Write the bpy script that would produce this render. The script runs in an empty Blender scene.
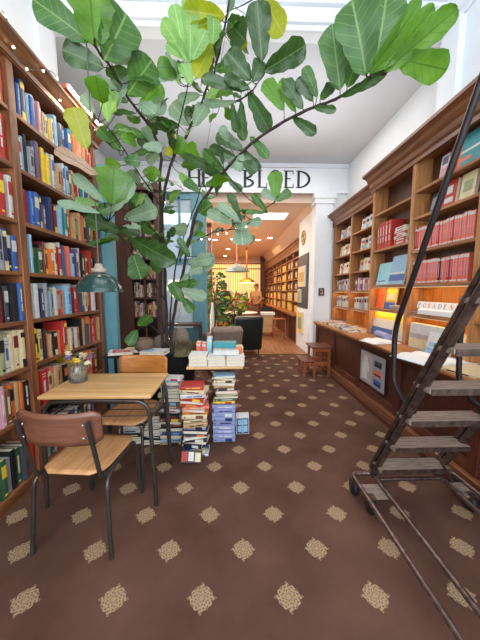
import bpy, bmesh, math, random
from mathutils import Vector, Matrix
random.seed(7)
R = math.radians
sc = bpy.context.scene
col = sc.collection

# ------------------------------------------------------------------ camera
H, F, YH, XV = 1.40, 270.0, 291.0, 232.0
pitch = math.atan((320-YH)/F)
yaw = math.atan((240-XV)/F*math.cos(pitch))
cam = bpy.data.cameras.new('camera')
cam.sensor_fit = 'VERTICAL'; cam.sensor_height = 36.0; cam.lens = F/640*36.0
cam.clip_start = 0.05; cam.clip_end = 200
co = bpy.data.objects.new('camera', cam); col.objects.link(co)
co.location = (0, 0, H); co.rotation_euler = (math.pi/2-pitch, 0, -yaw)
sc.camera = co
CR = co.rotation_euler.to_matrix()

def P(px, py, Y):
    d = CR @ Vector(((px-240)/F, -(py-320)/F, -1.0))
    return Vector((d.x/d.y*Y, Y, H+d.z/d.y*Y))
def FL(px, py, z=0.0):
    d = CR @ Vector(((px-240)/F, -(py-320)/F, -1.0))
    t = (z-H)/d.z
    return Vector((d.x*t, d.y*t, z))

# ------------------------------------------------------------------ light
w = bpy.data.worlds.new('World'); sc.world = w; w.use_nodes = True
w.node_tree.nodes['Background'].inputs[0].default_value = (0.80, 0.90, 1.0, 1)
w.node_tree.nodes['Background'].inputs[1].default_value = 1.2
def area(name, loc, rot, sx, sy, power, c=(1, 1, 1), spread=None):
    l = bpy.data.lights.new(name, 'AREA'); l.shape = 'RECTANGLE'; l.size = sx; l.size_y = sy
    l.energy = power; l.color = c
    if spread: l.spread = spread
    o = bpy.data.objects.new(name, l); col.objects.link(o); o.location = loc; o.rotation_euler = rot
    return o
def point(name, loc, power, c, r=0.05):
    l = bpy.data.lights.new(name, 'POINT'); l.energy = power; l.color = c; l.shadow_soft_size = r
    o = bpy.data.objects.new(name, l); col.objects.link(o); o.location = loc
    return o
# daylight through the shop window behind the camera and the skylight above the front room; then two unseen fills
area('window_daylight', (0.2, -1.6, 2.3), (R(78), 0, R(-8)), 3.4, 3.2, 75, (0.84, 0.92, 1.0))
area('skylight_daylight', (-.1, 1.0, 4.62), (0, 0, 0), 2.8, 2.2, 85, (0.86, 0.93, 1.0))
area('rear_fill_light', (0.3, 4.3, 3.88), (0, 0, 0), 3.2, 1.6, 26, (1.0, 0.96, 0.92))  # unseen fill hung below the flat ceiling, which has no skylight
area('upward_fill_light', (0.3, 3.9, 3.3), (R(180), 0, 0), 3.0, 1.6, 9, (0.95, 0.97, 1.0))  # unseen fill in mid-air, aimed up at the flat ceiling; no cove there
# warm lamps of the back room, and an unseen fill turned upward
for i, (x, y) in enumerate([(-0.1, 8.2), (0.6, 11.0), (-0.3, 13.4)]):
    area('back_room_lamp', (x, y, 3.1), (0, 0, 0), 2.2, 1.6, 30, (1.0, 0.66, 0.40))
area('back_room_fill_light', (0.3, 9.5, 1.2), (R(180), 0, 0), 2.0, 5.5, 20, (1.0, 0.62, 0.40))  # unseen fill without a fixture, aimed up at the back ceiling
vs = sc.view_settings
vs.view_transform = 'Standard'; vs.look = 'None'; vs.exposure = 0.95; vs.gamma = 1; vs.use_curve_mapping = False

# ------------------------------------------------------------------ materials
def srgb(r, g=None, b=None):
    if g is None: r, g, b = r
    f = lambda c: (c/255/12.92) if c/255 <= .04045 else ((c/255+.055)/1.055)**2.4
    return (f(r), f(g), f(b), 1)
MATS = {}
def mat(name, c, rough=.6, metal=0, var=.12, scale=8, emit=None, bump=0, coat=0, stretch=(1, 1, 1), c2=None, trans=0, dist=0.0):
    if name in MATS: return MATS[name]
    m = bpy.data.materials.new(name); m.use_nodes = True; MATS[name] = m
    nt = m.node_tree; b = nt.nodes['Principled BSDF']
    c = srgb(c) if max(c) > 1 else (*c[:3], 1)
    b.inputs['Roughness'].default_value = rough; b.inputs['Metallic'].default_value = metal
    if coat: b.inputs['Coat Weight'].default_value = coat; b.inputs['Coat Roughness'].default_value = .15
    if trans: b.inputs['Transmission Weight'].default_value = trans
    tc = nt.nodes.new('ShaderNodeTexCoord'); mp = nt.nodes.new('ShaderNodeMapping')
    mp.inputs['Scale'].default_value = stretch
    nt.links.new(tc.outputs['Object'], mp.inputs[0])
    n = nt.nodes.new('ShaderNodeTexNoise'); n.inputs['Scale'].default_value = scale; n.inputs['Detail'].default_value = 6
    n.inputs['Distortion'].default_value = dist
    nt.links.new(mp.outputs[0], n.inputs[0])
    rp = nt.nodes.new('ShaderNodeValToRGB'); rp.color_ramp.elements[0].position = .3; rp.color_ramp.elements[1].position = .7
    lo = tuple(x*(1-var) for x in c[:3]) + (1,)
    hi = tuple(min(1, x*(1+var)) for x in c[:3]) + (1,)
    if c2: lo = srgb(c2)
    rp.color_ramp.elements[0].color = lo; rp.color_ramp.elements[1].color = hi
    nt.links.new(n.outputs[0], rp.inputs[0]); nt.links.new(rp.outputs[0], b.inputs['Base Color'])
    if emit:
        b.inputs['Emission Color'].default_value = (*emit[:3], 1); b.inputs['Emission Strength'].default_value = emit[3]
    if bump:
        bp = nt.nodes.new('ShaderNodeBump'); bp.inputs['Strength'].default_value = bump; bp.inputs['Distance'].default_value = .01
        nt.links.new(n.outputs[0], bp.inputs['Height']); nt.links.new(bp.outputs[0], b.inputs['Normal'])
    return m
def wood(name, c, c2, axis, rough=.45, scale=5, coat=.15):
    s = [14, 14, 14]; s['xyz'.index(axis)] = 1.0
    return mat(name, c, rough, 0, .15, scale/2, None, .12, coat, tuple(s), c2, dist=.6)

M = {}
M['plaster'] = mat('white_plaster', (226, 229, 231), .85, var=.03, scale=3)
M['paintw'] = mat('white_gloss_paint', (232, 236, 240), .45, var=.03, scale=4)
M['ceil'] = mat('ceiling_paint', (208, 211, 215), .9, var=.02, scale=2)
M['ceil_warm'] = mat('back_ceiling_paint', (222, 196, 176), .85, var=.03, scale=2)
M['teal'] = mat('teal_blue_paint', (98, 150, 160), .45, var=.10, scale=4, stretch=(4, 4, 1))
M['oakY'] = wood('oak_along', (142, 88, 52), (92, 52, 30), 'y')
M['oakZ'] = wood('oak_upright', (146, 90, 54), (94, 54, 32), 'z')
M['corn'] = wood('cornice_oak', (140, 86, 50), (88, 50, 28), 'y')
M['litback'] = wood('lamplit_back_board', (196, 128, 52), (160, 94, 34), 'z')  # shelf lamp glow put into the colour of the lower back panels
M['shadeback'] = wood('back_board_in_shade', (98, 62, 36), (66, 38, 22), 'z')  # shade put into the colour of the upper back panels
M['oakYl'] = wood('light_oak_along', (172, 112, 64), (128, 78, 42), 'y')
M['oakZl'] = wood('light_oak_upright', (184, 128, 78), (146, 94, 52), 'z')
M['darkZ'] = wood('mahogany_upright', (86, 38, 26), (50, 21, 15), 'z')
M['darkY'] = wood('mahogany_along', (104, 54, 34), (62, 30, 20), 'y')
M['brownZ'] = wood('brown_panel_wood', (96, 56, 40), (70, 38, 26), 'z')
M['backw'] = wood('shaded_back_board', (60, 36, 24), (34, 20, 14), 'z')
M['desk'] = wood('desk_top_veneer', (212, 168, 112), (190, 142, 88), 'x', .4)
M['ply'] = wood('chair_plywood', (206, 154, 104), (178, 124, 78), 'y', .4)
M['plyb'] = wood('chair_back_plywood', (122, 76, 56), (98, 58, 42), 'x', .4)
M['plyo'] = wood('orange_chair_plywood', (186, 118, 52), (160, 94, 38), 'x', .4)
M['stoolw'] = wood('orange_stool_wood', (170, 92, 50), (132, 64, 34), 'z', .4)
M['stooltop'] = wood('stool_top_wood', (112, 60, 44), (84, 42, 30), 'x', .4)
M['tube'] = mat('grey_brown_steel_tube', (84, 78, 72), .38, .7, .2, 12)
M['iron'] = mat('worn_dark_iron', (98, 78, 70), .42, .7, .35, 30, bump=.2, c2=(62, 48, 43))
M['tread'] = mat('worn_ribbed_tread', (156, 138, 126), .42, .35, .2, 14, c2=(124, 106, 96), stretch=(1, 8, 1), bump=.2)
M['chrome'] = mat('dull_chrome', (190, 188, 184), .25, .9)
M['railm'] = mat('worn_brown_metal_tube', (128, 104, 98), .35, .75, .3, 40, bump=.1, c2=(92, 72, 66))
M['blackrail'] = mat('black_steel_rail', (48, 40, 40), .4, .6, .2, 20)
M['rubber'] = mat('black_rubber', (22, 22, 24), .6)
M['green_enamel'] = mat('dark_green_enamel', (34, 64, 60), .14, 0, .1, 6, coat=.6)
M['enamel_white'] = mat('cream_enamel', (235, 225, 205), .3)
M['cream'] = mat('cream_plastic', (178, 158, 138), .4)
M['blackm'] = mat('matt_black', (20, 19, 20), .7)
M['cable'] = mat('grey_cable', (96, 92, 92), .5)
M['pages'] = mat('paper_pages', (222, 208, 182), .85, var=.1, scale=60, stretch=(1, 12, 1))
M['paper'] = mat('white_paper', (236, 234, 230), .7, var=.03)
M['bark'] = mat('dark_bark', (56, 40, 38), .85, var=.4, scale=25, bump=.5, c2=(30, 22, 22))
M['soil'] = mat('dark_soil', (44, 34, 26), .95, var=.5, scale=30, bump=.8)
M['moss'] = mat('dry_moss', (110, 96, 66), .95, var=.4, scale=50, bump=.6, c2=(70, 66, 44))
M['burlap'] = mat('grey_burlap', (116, 102, 88), .9, var=.25, scale=60, bump=.5)
M['cocoa'] = mat('round_brown_pot', (104, 84, 66), .8, var=.3, scale=20, stretch=(1, 1, 6), bump=.4)
M['gold'] = mat('brass', (196, 150, 70), .3, .9)
M['copper'] = mat('copper_cord', (196, 120, 90), .4, .6)
M['greyshade'] = mat('pale_green_shade', (130, 138, 128), .5)
M['leather'] = mat('black_green_leather', (26, 34, 30), .35, var=.3, scale=10, bump=.15, coat=.2)
M['greycloth'] = mat('grey_brown_upholstery', (142, 122, 108), .9, var=.15, scale=14, bump=.3)
M['letter'] = mat('black_letter_paint', (30, 30, 34), .5)
M['floorw'] = wood('worn_floorboards', (164, 112, 72), (120, 76, 46), 'y', .5, 3)
M['glass'] = mat('pale_glass', (205, 225, 238), .08, 0, .02, 3, trans=.35)
M['jar'] = mat('clear_jar_glass', (240, 244, 242), .03, 0, .01, 3, trans=.95)
M['lampglow'] = mat('warm_lamp_glow', (255, 214, 150), .4, emit=(1, .72, .38, 9))
M['tubeglow'] = mat('strip_lamp_glow', (255, 240, 220), .4, emit=(1, .80, .58, 9))
M['spotglow'] = mat('downlight_glow', (255, 240, 220), .4, emit=(1, .86, .70, 6))
M['panelglow'] = mat('ceiling_panel_glow', (255, 246, 232), .4, emit=(1, .90, .74, 3.2))
M['bulb'] = mat('fairy_bulb_glow', (255, 230, 170), .4, emit=(1, .78, .42, 5))
M['screenglow'] = mat('backlit_yellow_glass', (250, 200, 90), .5, emit=(1, .64, .24, .75), var=.3, scale=2)
M['ledglow'] = mat('shelf_lamp_glow', (255, 210, 130), .4, emit=(1, .66, .28, 1.0))
M['skin'] = mat('skin', (196, 140, 112), .6)
M['stone'] = mat('grey_stone_leaf', (120, 112, 102), .8)

BC = dict(b=(56, 94, 156), n=(38, 48, 88), l=(140, 178, 202), w=(206, 202, 196), c=(214, 196, 154), p=(206, 150, 158), r=(178, 44, 38),
          m=(116, 30, 38), y=(232, 192, 48), o=(214, 108, 46), g=(52, 92, 56), t=(48, 140, 146), k=(28, 27, 30), d=(70, 70, 76), a=(150, 150, 152),
          s=(118, 74, 48), v=(104, 80, 118), z=(186, 148, 104), e=(150, 152, 110), u=(222, 112, 90), h=(150, 205, 215), i=(138, 146, 188), f=(240, 92, 22), q=(180, 162, 154))
BN = dict(b='blue', n='navy', l='pale blue', w='white', c='cream', p='pink', r='red', m='maroon', y='yellow', o='orange', g='green', t='teal',
          k='black', d='charcoal', a='grey', s='brown', v='purple', z='tan', e='olive', u='salmon', f='bright orange', q='greige', h='light turquoise', i='lilac blue')
for k_, v_ in BC.items(): M['bk_'+k_] = mat('book_cloth_'+BN[k_].replace(' ', '_'), v_, .5, var=.12, scale=30)

# ------------------------------------------------------------------ mesh builder
class MB:
    def __init__(s): s.v = []; s.f = []; s.m = []; s.sm = []; s.mats = []; s.uv = None
    def mi(s, m):
        m = M[m] if isinstance(m, str) else m
        if m not in s.mats: s.mats.append(m)
        return s.mats.index(m)
    def add(s, vs, fs, m, smooth=False, T=None):
        n = len(s.v); k = s.mi(m)
        for v in vs:
            v = Vector(v); s.v.append(T @ v if T is not None else v)
        for f in fs: s.f.append([n+i for i in f]); s.m.append(k); s.sm.append(smooth)
        return s
    def box(s, x0, x1, y0, y1, z0, z1, m, T=None):
        vs = [(x, y, z) for x in (x0, x1) for y in (y0, y1) for z in (z0, z1)]
        return s.add(vs, [(0, 1, 3, 2), (4, 6, 7, 5), (0, 4, 5, 1), (2, 3, 7, 6), (0, 2, 6, 4), (1, 5, 7, 3)], m, T=T)
    def bbox(s, x0, x1, y0, y1, z0, z1, m, bev=.004, T=None, seg=2):
        bm = bmesh.new(); bmesh.ops.create_cube(bm, size=1)
        for v in bm.verts: v.co = Vector(((x0+x1)/2+v.co.x*(x1-x0), (y0+y1)/2+v.co.y*(y1-y0), (z0+z1)/2+v.co.z*(z1-z0)))
        bmesh.ops.bevel(bm, geom=list(bm.edges), offset=bev, segments=seg, affect='EDGES', profile=.5)
        bm.verts.index_update()
        s.add([v.co.copy() for v in bm.verts], [[v.index for v in f.verts] for f in bm.faces], m, True if seg > 2 else False, T)
        bm.free(); return s
    def prism(s, pts, m, ext, T=None, smooth=False):
        # pts: polygon (3D); ext: extrusion vector
        n = len(pts); e = Vector(ext)
        vs = [Vector(p) for p in pts] + [Vector(p)+e for p in pts]
        fs = [tuple(range(n))[::-1], tuple(range(n, 2*n))] + [(i, (i+1) % n, n+(i+1) % n, n+i) for i in range(n)]
        return s.add(vs, fs, m, smooth, T)
    def tube(s, pts, r, m, seg=8, T=None, cap=True):
        pts = [Vector(p) for p in pts]; n = len(pts)
        rs = r if isinstance(r, (list, tuple)) else [r]*n
        vs = []; fs = []; up = None
        for i, p in enumerate(pts):
            t = (pts[min(i+1, n-1)]-pts[max(i-1, 0)])
            if t.length < 1e-9: t = Vector((0, 0, 1))
            t.normalize()
            if up is None: up = t.orthogonal().normalized()
            a = (up - t*up.dot(t))
            if a.length < 1e-6: a = t.orthogonal()
            a.normalize(); up = a; b = t.cross(a)
            for k in range(seg):
                an = 2*math.pi*k/seg; vs.append(p+(a*math.cos(an)+b*math.sin(an))*rs[i])
        for i in range(n-1):
            for k in range(seg): fs.append((i*seg+k, i*seg+(k+1) % seg, (i+1)*seg+(k+1) % seg, (i+1)*seg+k))
        s.add(vs, fs, m, True, T)
        if cap:
            s.add(vs[:seg], [tuple(range(seg))[::-1]], m, False, T); s.add(vs[-seg:], [tuple(range(seg))], m, False, T)
        return s
    def lathe(s, prof, m, seg=24, c=(0, 0, 0), T=None, wob=0):
        vs = []; fs = []; n = len(prof)
        for r, z in prof:
            for k in range(seg):
                a = 2*math.pi*k/seg; rr = r*(1+wob*math.sin(3*a+z*20)); vs.append((c[0]+rr*math.cos(a), c[1]+rr*math.sin(a), c[2]+z))
        for i in range(n-1):
            for k in range(seg): fs.append((i*seg+k, i*seg+(k+1) % seg, (i+1)*seg+(k+1) % seg, (i+1)*seg+k))
        return s.add(vs, fs, m, True, T)
    def ball(s, c, r, m, T=None, seg=10, sc_=(1, 1, 1)):
        n = seg//2+1; prof = [(max(1e-4, math.sin(math.pi*i/n)), -math.cos(math.pi*i/n)) for i in range(n+1)]
        vs = []; fs = []
        for rr, z in prof:
            for k in range(seg):
                a = 2*math.pi*k/seg; vs.append((c[0]+r*sc_[0]*rr*math.cos(a), c[1]+r*sc_[1]*rr*math.sin(a), c[2]+r*sc_[2]*z))
        for i in range(n):
            for k in range(seg): fs.append((i*seg+k, i*seg+(k+1) % seg, (i+1)*seg+(k+1) % seg, (i+1)*seg+k))
        return s.add(vs, fs, m, True, T)
    def build(s, name, parent=None, local=False, uvs=None):
        off = Vector((0, 0, 0))
        if parent is not None and not local: off = Vector(parent['_w']) if '_w' in parent else parent.location.copy()
        me = bpy.data.meshes.new(name)
        me.from_pydata([tuple(v-off) for v in s.v], [], s.f)
        for m in s.mats: me.materials.append(m)
        me.polygons.foreach_set('material_index', s.m); me.polygons.foreach_set('use_smooth', s.sm)
        if uvs:
            ul = me.uv_layers.new(name='UVMap')
            for l in me.loops: ul.data[l.index].uv = uvs[l.vertex_index]
        me.update()
        o = bpy.data.objects.new(name, me); col.objects.link(o)
        if parent is not None: o.parent = parent
        return o

LABELS = {}
def tag(o, label, cat, group=None, kind=None):
    o['label'] = label; o['category'] = cat
    if group: o['group'] = group
    if kind: o['kind'] = kind
    LABELS.setdefault(label, []).append(o.name)
    return o
def thing(name, label, cat, loc=(0, 0, 0), rz=0, group=None):
    o = bpy.data.objects.new(name, None); o.empty_display_size = .1; col.objects.link(o)
    o.location = loc; o.rotation_euler = (0, 0, rz)
    return tag(o, label, cat, group)
def struct(name, mb, label=None):
    o = mb.build(name); o['kind'] = 'structure'
    if label: o['label'] = label
    return o
def sub(name, mb, parent):
    # sub-part: offset by the whole chain
    o = mb.build(name)
    off = Vector((0, 0, 0)); q = parent
    while q is not None: off += q.location; q = q.parent
    for v in o.data.vertices: v.co -= off
    o.parent = parent
    return o
def copy_tree(o, parent=None):
    c = o.copy(); col.objects.link(c)
    if parent is not None: c.parent = parent
    for ch in list(o.children): copy_tree(ch, c)
    return c
def arc(c, r, a0, a1, n, ax1, ax2):
    ax1 = Vector(ax1); ax2 = Vector(ax2); c = Vector(c)
    return [c+ax1*r*math.cos(a0+(a1-a0)*i/n)+ax2*r*math.sin(a0+(a1-a0)*i/n) for i in range(n+1)]
def fillet(pts, r, n=5):
    pts = [Vector(p) for p in pts]; out = [pts[0]]
    for i in range(1, len(pts)-1):
        a, b, c = pts[i-1], pts[i], pts[i+1]
        d1 = (a-b); d2 = (c-b); q = min(r, d1.length*.45, d2.length*.45)
        s1 = b+d1.normalized()*q; s2 = b+d2.normalized()*q
        for k in range(n+1):
            t = k/n; out.append(s1*(1-t)**2+b*2*t*(1-t)+s2*t*t)
    out.append(pts[-1]); return out
# ------------------------------------------------------------------ carpet
def carpet():
    m = bpy.data.materials.new('medallion_carpet'); m.use_nodes = True
    nt = m.node_tree; N = nt.nodes; L = nt.links; b = N['Principled BSDF']
    def mth(op, a, c=None, d=None):
        n = N.new('ShaderNodeMath'); n.operation = op
        for i, v in enumerate((a, c, d)):
            if v is None: continue
            if isinstance(v, (int, float)): n.inputs[i].default_value = v
            else: L.new(v, n.inputs[i])
        return n.outputs[0]
    tc = N.new('ShaderNodeTexCoord'); sp = N.new('ShaderNodeSeparateXYZ'); L.new(tc.outputs['Object'], sp.inputs[0])
    X = sp.outputs[0]; Y = mth('ADD', sp.outputs[1], mth('MULTIPLY', X, .018))
    PX, PY = .401, .466
    res = None
    for ox, oy in ((.257, 1.097), (.257+PX/2, 1.097+PY/2)):
        lx = mth('SUBTRACT', mth('FLOORED_MODULO', mth('ADD', X, PX/2-ox), PX), PX/2)
        ly = mth('SUBTRACT', mth('FLOORED_MODULO', mth('ADD', Y, PY/2-oy), PY), PY/2)
        nx = mth('DIVIDE', lx, .066); ny = mth('DIVIDE', ly, .066)
        r = mth('SQRT', mth('ADD', mth('MULTIPLY', nx, nx), mth('MULTIPLY', ny, ny)))
        th = mth('ARCTAN2', ny, nx)
        c4 = mth('COSINE', mth('MULTIPLY', th, 4.0)); c12 = mth('COSINE', mth('MULTIPLY', th, 12.0))
        edge = mth('ADD', mth('ADD', .80, mth('MULTIPLY', mth('POWER', mth('MAXIMUM', c4, 0.0), 6.0), .2)), mth('MULTIPLY', c12, .03))
        ins = mth('LESS_THAN', r, edge)
        # petals: rings and curls
        w1 = mth('SINE', mth('ADD', mth('MULTIPLY', r, 25.0), mth('MULTIPLY', mth('SINE', mth('MULTIPLY', th, 8.0)), 1.6)))
        w2 = mth('SINE', mth('ADD', mth('MULTIPLY', th, 16.0), mth('MULTIPLY', r, 19.0)))
        pat = mth('GREATER_THAN', mth('ADD', mth('MULTIPLY', w1, .6), mth('MULTIPLY', w2, .5)), -.25)
        pat = mth('MAXIMUM', pat, mth('LESS_THAN', r, .16))
        tone = mth('MULTIPLY', ins, mth('ADD', .30, mth('MULTIPLY', pat, .70)))
        res = tone if res is None else mth('MAXIMUM', res, tone)
    n1 = N.new('ShaderNodeTexNoise'); n1.inputs['Scale'].default_value = 2.2; n1.inputs['Detail'].default_value = 5; L.new(tc.outputs['Object'], n1.inputs[0])
    n2 = N.new('ShaderNodeTexNoise'); n2.inputs['Scale'].default_value = 320; n2.inputs['Detail'].default_value = 2; L.new(tc.outputs['Object'], n2.inputs[0])
    rp = N.new('ShaderNodeValToRGB'); rp.color_ramp.elements[0].position = .35; rp.color_ramp.elements[1].position = .68
    rp.color_ramp.elements[0].color = srgb(80, 53, 41); rp.color_ramp.elements[1].color = srgb(104, 71, 57)
    L.new(n1.outputs[0], rp.inputs[0])
    r2 = N.new('ShaderNodeValToRGB'); r2.color_ramp.elements[0].color = srgb(132, 104, 76); r2.color_ramp.elements[1].color = srgb(188, 158, 124)
    L.new(n2.outputs[0], r2.inputs[0])
    mx = N.new('ShaderNodeMix'); mx.data_type = 'RGBA'; L.new(res, mx.inputs[0]); L.new(rp.outputs[0], mx.inputs[6]); L.new(r2.outputs[0], mx.inputs[7])
    L.new(mx.outputs[2], b.inputs['Base Color']); b.inputs['Roughness'].default_value = .92
    b.inputs['Specular IOR Level'].default_value = .25
    bp = N.new('ShaderNodeBump'); bp.inputs['Strength'].default_value = .35; bp.inputs['Distance'].default_value = .004
    L.new(n2.outputs[0], bp.inputs['Height']); L.new(bp.outputs[0], b.inputs['Normal'])
    return m
M['carpet'] = carpet()

# ------------------------------------------------------------------ shell
XL, XR, XLB, XRB = -1.745, 2.16, -2.40, 2.36
YB = 2.92; YS = 5.70; ZC = 3.93; ZT = 4.62
fl = MB().box(-2.5, 2.6, -1.9, 5.9, -.05, 0, 'carpet'); struct('floor', fl, 'brown carpet with gold medallions')
fl = MB().box(-3.0, 2.6, 5.9, 15.2, -.05, 0, 'floorw'); struct('floor_back', fl, 'worn floorboards of the back room')
struct('trim_1', MB().box(-.53, 1.7, 5.88, 5.93, 0, .006, 'gold'), 'metal strip where the carpet meets the boards')
wl = MB().box(XL-.1, XL, -1.9, YB, 0, ZT, 'plaster').box(XLB, XL, YB, YB+.1, 0, ZC, 'plaster')
struct('wall_left', wl)
struct('wall_left_rear', MB().box(XLB-.1, XLB, YB, YS+.2, 0, ZC, 'plaster'))
wr = MB().box(XR, XR+.1, -1.9, YB, 0, ZT, 'paintw').box(XR, XRB, YB, YB+.1, 0, ZC, 'paintw')
struct('wall_right', wr)
struct('wall_right_rear', MB().box(XRB, XRB+.1, YB, YS+.2, 0, ZC, 'plaster'))
struct('wall_front', MB().box(-2, 2.3, -1.95, -1.85, 0, .5, 'darkZ').box(-2, 2.3, -1.95, -1.85, 4.1, 4.8, 'paintw').box(-2, -1.7, -1.95, -1.85, .5, 4.1, 'darkZ').box(2.0, 2.3, -1.95, -1.85, .5, 4.1, 'darkZ'), 'shop front around the large window')
struct('ceiling', MB().box(XLB-.1, XRB+.1, YB+.12, YS+.3, ZC, ZC+.1, 'ceil'))
struct('ceiling_front', MB().box(XL-.1, XR+.1, -1.9, YB, ZT, ZT+.1, 'ceil'))
# dropped beam with stepped mouldings at the front edge of the flat ceiling
bm_ = MB().box(XL-.1, XR+.1, YB, YB+.12, ZC, ZT, 'paintw')
prof = [(0, 0), (-.02, 0), (-.02, .05), (-.05, .07), (-.05, .12), (-.03, .14), (-.03, .20), (-.09, .25), (-.10, .30), (-.14, .33), (-.14, .37), (-.19, .41), (-.21, .47), (-.26, .50), (-.26, .55), (0, .64)]
for a, z0, z1 in ((.02, 0, .05), (.05, .05, .12), (.03, .12, .20), (.07, .20, .24), (.10, .24, .28), (.12, .28, .33), (.15, .33, .37), (.20, .37, .42), (.23, .42, .48), (.28, .48, .56), (.22, .56, .69)):
    bm_.bbox(XL, XR, YB-a, YB+.01, ZC+z0, ZC+z1, 'paintw', .008)
struct('beam', bm_, 'white moulded beam crossing the ceiling')
for nm, x, sgn in (('trim_2', XR, -1), ('trim_3', XL, 1)):
    mb = MB().prism([(x-sgn*a*.8, -1.85, 3.95+z*.9) for a, z in prof], 'paintw', (0, YB+1.83, 0))
    struct(nm, mb, 'white moulded cornice along the wall')
struct('trim_4', MB().box(XR-.06, XR, YB-.22, YB, 3.02, ZC, 'paintw'), 'shallow white pilaster')
struct('trim_5', MB().box(XL, XL+.04, YB-.22, YB, 3.02, ZC, 'paintw'), 'shallow white pilaster')

# wall over the opening, carrying the painted letters
ov = MB().box(XLB, XRB, YS, YS+.22, 3.39, ZC, 'paintw').box(XLB, XRB, YS-.04, YS, 3.37, 3.44, 'paintw').box(XLB, XRB, YS-.05, YS, ZC-.07, ZC, 'paintw')
struct('wall_over_opening', ov)
colm = MB().box(1.71, 2.06, YS-.06, YS+.20, 0, 3.38, 'paintw')
colm.box(1.66, 2.11, YS-.10, YS+.22, 3.26, 3.38, 'paintw').box(1.68, 2.09, YS-.08, YS+.21, 3.16, 3.26, 'paintw').box(2.06, XRB, YS, YS+.2, 0, 3.4, 'plaster')
struct('column', colm, 'white painted column with a moulded head')
# painted partition in teal with glazed panels left of the opening
XO = -.53
pt = MB().box(XO-.30, XO, YS, YS+.14, 0, 3.42, 'teal').box(XO-.27, XO-.03, YS-.02, YS, .3, 3.2, 'teal')
pt.box(-1.62, XO-.30, YS+.02, YS+.1, 1.95, 2.07, 'teal').box(-1.62, XO-.30, YS+.02, YS+.1, .0, .62, 'teal').box(-1.72, -1.6, YS, YS+.14, 0, 3.42, 'teal')
pt.box(-1.62, XO-.30, YS+.02, YS+.1, 3.25, 3.42, 'teal').box(-1.56, XO-.38, YS+.0, YS+.02, .12, .5, 'teal').box(-1.09, -1.05, YS+.02, YS+.1, 2.0, 3.3, 'teal')
pt.box(XLB, -1.7, YS, YS+.14, 0, 3.46, 'plaster')
struct('wall_partition', pt, 'teal painted partition beside the opening')
struct('window_1', MB().box(-1.60, XO-.30, YS+.05, YS+.06, .62, 1.95, 'glass'), 'lower glazed panel')
struct('window_2', MB().box(-1.60, XO-.30, YS+.05, YS+.06, 2.07, 3.25, 'glass'), 'upper glazed panel')
# teal door post and brown panel right behind the left bookcase
struct('trim_6', MB().box(-1.74, -1.30, 3.06, 3.14, 0, 2.62, 'teal').box(-1.36, -1.29, 3.045, 3.06, 0, 2.62, 'teal').box(XL, -1.28, 3.03, 3.15, 2.62, 2.72, 'teal'), 'teal painted door post')
# low dado at left: back room shell
struct('ceiling_back', MB().box(-3.0, 2.9, YS+.22, 15.2, 3.22, 3.3, 'ceil_warm').box(-2.5, 2.6, YS+.1, YS+.24, 3.22, 3.5, 'ceil_warm'))
struct('wall_back', MB().box(-3.0, 2.9, 15.0, 15.1, 0, 3.3, 'ceil_warm'))
struct('wall_left_back_room', MB().box(-3.0, -2.9, YS+.2, 15, 0, 3.3, 'ceil_warm'))
struct('wall_side_room', MB().box(-2.9, XO-.02, 7.6, 7.66, 0, 3.2, 'plaster') .box(XO-.2, XO-.02, 7.5, 7.6, 0, 3.2, 'brownZ'))
struct('wall_right_back_room', MB().box(2.1, 2.2, 7.0, 15, 0, 3.3, 'ceil_warm').prism([(1.62, 5.9, 3.22), (2.2, 5.9, 3.22), (2.2, 5.9, 2.75), (1.95, 5.9, 2.80)], 'ceil_warm', (0, 9.1, 0)))
# white return wall right of the opening with its picture frames
struct('wall_return', MB().box(1.715, 2.1, YS+.2, 7.0, 0, 3.22, 'plaster').box(1.69, 1.715, YS+.2, 7.0, 0, .98, 'paintw'))

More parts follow.
